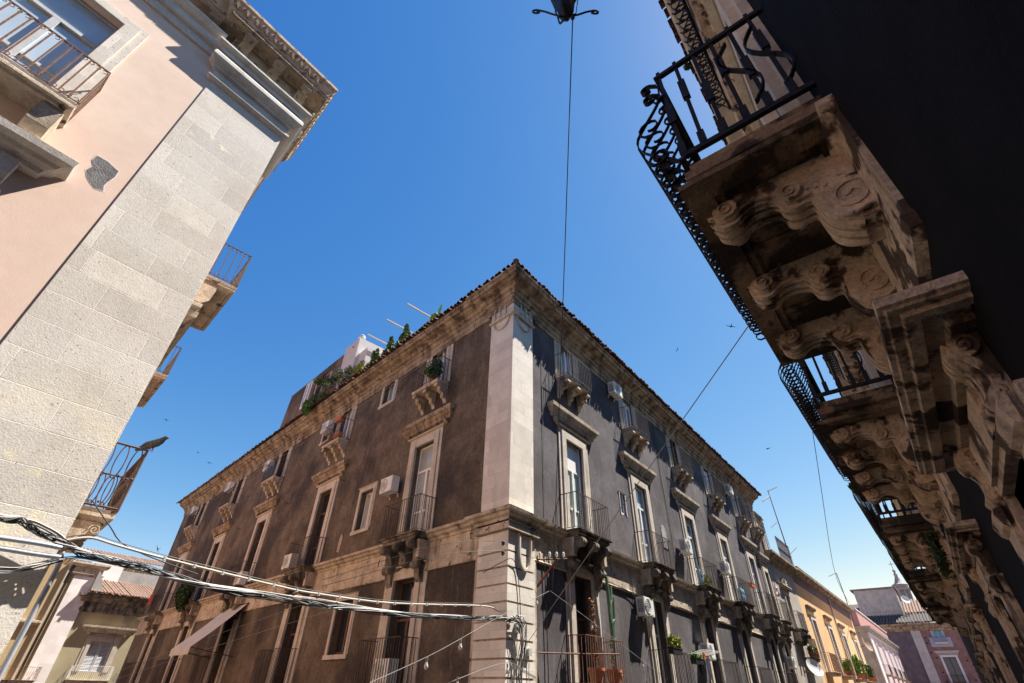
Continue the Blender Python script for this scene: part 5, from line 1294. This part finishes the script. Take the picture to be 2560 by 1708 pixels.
# overhead wires
cable("lamp_cable", "dark cable dropping from the hanging street lamp to the grey palazzo wall", [(2.89,1.28,10.0),(5.35,3.085,8.46),(7.8,4.89,6.95),(10.26,6.695,5.48),(12.72,8.5,4.05)], .009, "cable_black")
cable("overhead_wire", "grey wire slanting from the overhanging balcony railing down to the pier", [(4.85,.52,4.98),(7.9,4.7,3.45),(10.96,8.8,1.96)], .0065, "cable_grey")
cable("overhead_wire", "thin wire rising from the far orange roof to the second overhanging balcony", [(79,8.6,11.7),(40,4.6,8.15),(8.2,.56,5.15)], (.022,.005), "cable_black")
cable("overhead_wire", "dark wire falling from the low side balcony of the pink palazzo", [(1.85,9.5,3.85),(2.2,9.5,3.57),(2.57,9.5,3.33),(3.6,9.3,3.1)], .009, "cable_black")
def festoon(label, pts, bulbs):
    t = thing("festoon_lights", label, "string lights", pts[0], 0, "strings of bare bulbs over the crossing"); off = Vector(pts[0])
    MB().tube([p-off for p in cable(None,None,pts,0,None)], .0055, 5).build("wire", "cable_grey", t, smooth=True)
    for b in bulbs:
        b = Vector(b)-off
        o = MB().lathe([(.02,0),(.024,-.07),(.02,-.075)], b, 8).build("socket", "cable_grey", t, smooth=True)
        MB().lathe([(.018,-.075),(.024,-.1),(.04,-.14),(.042,-.165),(.03,-.195),(.008,-.21)], b, 10).build("bulb", "bulb_glass", o, smooth=True)
festoon("string of bare bulbs rising from lower left to the hub beside the pier", [(6.62,8.3,1.75),(7.88,8.3,2.19),(8.75,8.3,2.54),(10.13,8.3,3.13),(12.44,8.4,4.01)], [(8.85,8.3,2.58),(7.92,8.3,2.2),(11.77,8.38,3.76)])
festoon("string of bare bulbs falling from the wire hub across the arched door to the right", [(12.44,8.4,4.01),(14.62,8.4,3.48),(17.78,8.4,2.67),(19.68,8.4,2.2)], [(14.62,8.4,3.46),(17.78,8.4,2.65)])
festoon("lowest string of bare bulbs sagging at the foot of the rusticated pier", [(8.88,8.6,1.81),(10.92,8.6,2.27),(11.79,8.6,1.88)], [(9.16,8.6,1.92),(10.85,8.6,2.24)])
# hanging street lamp
lm = thing("hanging_lamp", "black wrought iron street lamp hanging over the crossing at the top edge", "street lamp", (2.80, 1.34, 10.03), math.radians(-52))
m = MB(); m.lathe([(.045,0),(.08,.02),(.1,.1),(.13,.2),(.16,.5),(.2,.75),(.24,.8),(.1,1.0),(.03,1.1),(.02,1.6)], n=6)
m.build("lamp_body", "lamp_body_black", lm)
m = MB(); m.tube([(-.1,0,.0),(.1,0,.0)], .012, 6); m.lathe([(.02,-.05),(.035,-.03),(.02,.02),(.035,.05),(.02,.07)], (.1,0,0), 10); m.lathe([(.015,-.03),(.025,0),(.015,.03)], (-.1,0,.01), 8); m.build("base_bar", "lamp_body_black", lm)
for sx in (-1, 1):
    m = MB(); P = [(sx*.08,0,.03),(sx*.2,0,.1),(sx*.32,0,.2),(sx*.44,0,.26)] + [(sx*(.45+a), 0, .19+b) for a, b in spiral(0,0,.07,1.0,PI*.5,10,-1,.5)]
    m.ribbon(P, (0,1,0), .02, .026); m.build("scroll_arm", "lamp_body_black", lm)
for k in range(3):
    a = 2*PI*k/3; MB().ribbon([(.06*math.cos(a),.06*math.sin(a),.02),(.16*math.cos(a),.16*math.sin(a),.12),(.2*math.cos(a),.2*math.sin(a),.5),(.24*math.cos(a),.24*math.sin(a),.8)], (-math.sin(a),math.cos(a),0), .03, .012).build("cage_bar", "lamp_body_black", lm)
cable("lamp_cable", "wire holding the hanging street lamp from the dark palazzo above the frame", [(2.8,-.52,13.0),(2.8,.6,12.0),(2.8,1.34,11.6)], .01, "cable_black")
# antennas
an = thing("antenna_mast", "tall thin roof mast with two short antenna booms on the terrace house", "antenna", (50.0,8.7,11.0))
MB().tube([(0,0,0),(0,0,1.7),(-.95,0,6.35)], [.05,.045,.03], 6).build("mast", "rail_iron", an)
for (a, b) in (((-.95,0,6.35),(4.1,0,8.2)),((-.5,0,6.05),(-4.4,0,4.5))): MB().tube([a,b], .05, 5).build("boom", "rail_iron", an)
an = thing("antenna_mast", "smaller leaning roof mast with one bent boom beyond the orange house", "antenna", (86.5,9.7,10.6))
MB().tube([(0,0,0),(0,0,3.1),(-.6,0,5.9)], .05, 6).build("mast", "rail_iron", an); MB().tube([(-.6,0,5.9),(-8.7,0,4.2)], .05, 5).build("boom", "rail_iron", an)
for (x, z, lb) in ((45.9,13.9,"upper thin metal clothes pole jutting from the terrace house"),(50.8,12.75,"lower thin metal pole jutting from the terrace railing")):
    cable("clothes_pole", lb, [(x,8.7,z-.5),(x+1.4,8.3,z+.25)], .025, "rail_iron", "pole")
# birds
pg_ = thing("pigeon", "large dark grey pigeon perched on the corner of the low ornate balcony railing", "bird", FH.w(2.2, .7, 5.36), math.radians(-60))
m = MB(); m.tube([(-.42,0,.03),(-.3,0,.05),(-.2,0,.1),(-.05,0,.16),(.08,0,.2),(.17,0,.25),(.22,0,.30),(.26,0,.33),(.30,0,.325),(.315,0,.32)], [.03,.045,.07,.095,.1,.08,.055,.05,.04,.015], 10); m.build("body", "feather_grey", pg_, smooth=True); pg_.scale = (.8,.8,.8)
m = MB(); m.tube([(.30,0,.325),(.34,0,.31),(.37,0,.285)], [.016,.01,.003], 6); m.build("beak", "beak_dark", pg_)
for sy in (-1, 1):
    m = MB(); m.tube([(.05,sy*.075,.22),(-.12,sy*.09,.15),(-.34,sy*.04,.06)], [.03,.04,.012], 6); m.build("wing", "feather_grey", pg_, smooth=True)
    m = MB(); m.tube([(.0,sy*.035,.12),(.01,sy*.035,.03),(.0,sy*.035,-.01)], [.02,.01,.008], 6); m.tube([(-.02,sy*.035,-.005),(.05,sy*.045,-.005)], .007, 5); m.build("leg", "red_rust", pg_)
sw0 = None
for k, (loc, rz, ry, lb) in enumerate([((17.86,2.71,14.16),.6,.3,"dark swift gliding close beside the near balcony railing"),((20.21,3.12,9.7),2.0,-.5,"dark swift flying between the grey palazzo roof and the second balcony"),((6.14,19.88,8.75),.2,.4,"tiny swift left of the brown wall's eave, upper right of a pair"),((4.73,19.96,9.54),1.2,.2,"tiny swift just right of the pigeon"),((6.44,20.67,5.49),2.4,.9,"tiny swift low over the tiled roof at the left"),((17.63,5.0,13.78),2.6,.5,"tiny swift in the open sky right of the palazzo"),((6.63,19.81,8.49),.9,.1,"tiny swift nearest the far left eave")]):
    if sw0 is None:
        t = thing("swift", lb, "bird", loc, rz, "swifts in the sky")
        MB().tube([(-.09,0,0),(-.03,0,.0),(.05,0,.005),(.09,0,0)], [.006,.022,.024,.005], 6).build("body", "swift_feather", t)
        for sy in (-1, 1):
            m = MB(); m.add([(.04,sy*.015,.005),(.06,sy*.1,.03),(-.0,sy*.24,.01),(.02,sy*.1,.02),(.0,sy*.015,.005)], [(0,1,2,3,4)]); m.build("wing", "swift_feather", t, recalc=False)
        m = MB(); m.add([(-.07,0,0),(-.14,.035,0),(-.1,0,0),(-.14,-.035,0)], [(0,1,2,3)]); m.build("tail", "swift_feather", t, recalc=False)
        sw0 = t
    else: t = copy_tree(sw0, None, loc); tag(t, lb, "bird", "swifts in the sky")
    t.rotation_euler = (ry, .3, rz); t.scale = (1.0,)*3 if k < 2 else (.6,)*3
# iron wall hooks on the brown wall
for k, (s, z, lb) in enumerate([(3.4,10.15,"twisted iron wall hook right of the nearest tall window's cornice"),(11.3,9.75,"twisted iron wall hook right of the second tall window's cornice"),(17.6,10.0,"twisted iron wall hook between the second and third tall windows"),(24.6,9.9,"twisted iron wall hook between the third and fourth tall windows"),(2.1,13.9,"twisted iron wall hook under the eave close to the pier")]):
    t = thing("wall_hook", lb, "hook", FL.w(-s, 0, z), FL.a, "iron hooks on the brown wall")
    m = MB(); m.tube([(0,.0,0),(0,-.2,0),(.06,-.25,.05),(.02,-.28,.12)], .012, 5); m.tube([(-.15,-.12,-.1),(0,-.14,0),(.18,-.14,-.04),(.22,-.18,.05)], .011, 5); m.build("iron_hook", "iron", t)

cable("wall_cable", "thin black cable running down the grey wall left of the second column of windows", [FR.w(12.55,.03,14.0), FR.w(12.5,.03,12.0), FR.w(12.62,.03,9.0), FR.w(12.6,.03,6.2)], .012, "cable_black")
cable("wall_cable", "thin dark cable running down the grey wall just right of the pale pier", [FR.w(1.85,.03,12.6), FR.w(1.84,.03,9.0), FR.w(1.86,.03,6.2)], .01, "cable_grey")
cable("wall_cable", "sagging black cable strung along the frieze under the grey wall's belt balconies", [FR.w(5.2,.08,5.0), FR.w(6.6,.08,4.92), FR.w(7.4,.08,4.85), FR.w(8.0,.08,4.5), FR.w(8.1,.08,3.9)], .014, "cable_black")
cable("wall_cable", "long black cable along the frieze between the second and fourth belt balconies", [FR.w(10.4,.08,4.95), FR.w(13,.08,4.9), FR.w(16,.08,4.86), FR.w(19,.08,4.95), FR.w(22,.08,4.88)], .014, "cable_black")
cable("wall_cable", "thin grey cable along the brown wall just below its eave", [FL.w(-6,.05,13.9), FL.w(-15,.05,13.75), FL.w(-25,.05,13.8), FL.w(-40,.05,13.7)], .008, "cable_grey")
cable("overhead_wire", "lower of two thin wires crossing in front of the brown wall below the awning", [FL.w(-30,2.5,1.9), FL.w(-20,1.5,3.0), FL.w(-8,.3,4.2)], .006, "cable_grey")
cable("overhead_wire", "upper of two thin wires crossing in front of the brown wall below the awning", [FL.w(-30,2.5,2.3), FL.w(-20,1.5,3.5), FL.w(-8,.3,4.75)], .006, "cable_grey")
t = thing("railing_screen", "black cloth screen tied to a top balcony railing of the brown wall", "screen", FL.w(-20.4, .64, 12.1), FL.a)
m = MB(); n = 14
m.add([(-.55+.08*i, -.012*math.sin(i*1.3), z) for i in range(n+1) for z in (0, .62+.02*math.sin(i*2.1))], [(2*i, 2*i+2, 2*i+3, 2*i+1) for i in range(n)]); m.build("cloth", "black_plastic", t, recalc=False)
t = thing("hanging_cloth", "red cloth hung over the last belt balcony railing of the brown wall", "cloth", FL.w(-36.9, .92, 6.5), FL.a)
m = MB(); m.add([(-.4+.08*i, -.02-.015*math.sin(i*1.7), z) for i in range(11) for z in (0, .72)], [(2*i, 2*i+2, 2*i+3, 2*i+1) for i in range(10)]); m.build("cloth", "red_cloth", t, recalc=False)
t = thing("laundry", "dark laundry hanging from the railing under the clothes drying rack", "laundry", FR.w(10.9, .98, 2.1), 0)
for k, (x, w, h, mt_) in enumerate(((-.3,.32,.6,"black_plastic"),(.1,.28,.42,"cable_black"),(.5,.3,.7,"mesh_fence_blue"))):
    m = MB(); m.add([(x+w*i/6, -.03-.02*math.sin(i*1.9+k), .9-z*h) for i in range(7) for z in (0, 1)], [(2*i, 2*i+2, 2*i+3, 2*i+1) for i in range(6)]); m.build("garment", mt_, t, recalc=False)

for k, (x, z, w, h, lb) in enumerate(((.28,3.05,.16,.22,"small grey junction box where the cables meet the pier"),(.8,2.55,.12,.16,"tiny grey junction box lower on the rusticated pier"))):
    t = thing("junction_box", lb, "junction box", FR.w(x, .12, z), 0)
    m = MB(); m.box(-w/2, w/2, -.07, 0, -h/2, h/2); m.box(-w/2-.006, w/2+.006, -.078, -.066, -h/2-.006, h/2+.006); m.build("case", "ac_grey", t)
    m = MB(); m.tube([(0,-.035,-h/2),(0,-.03,-h/2-.5)], .01, 6); m.build("conduit_stub", "cable_grey", t)
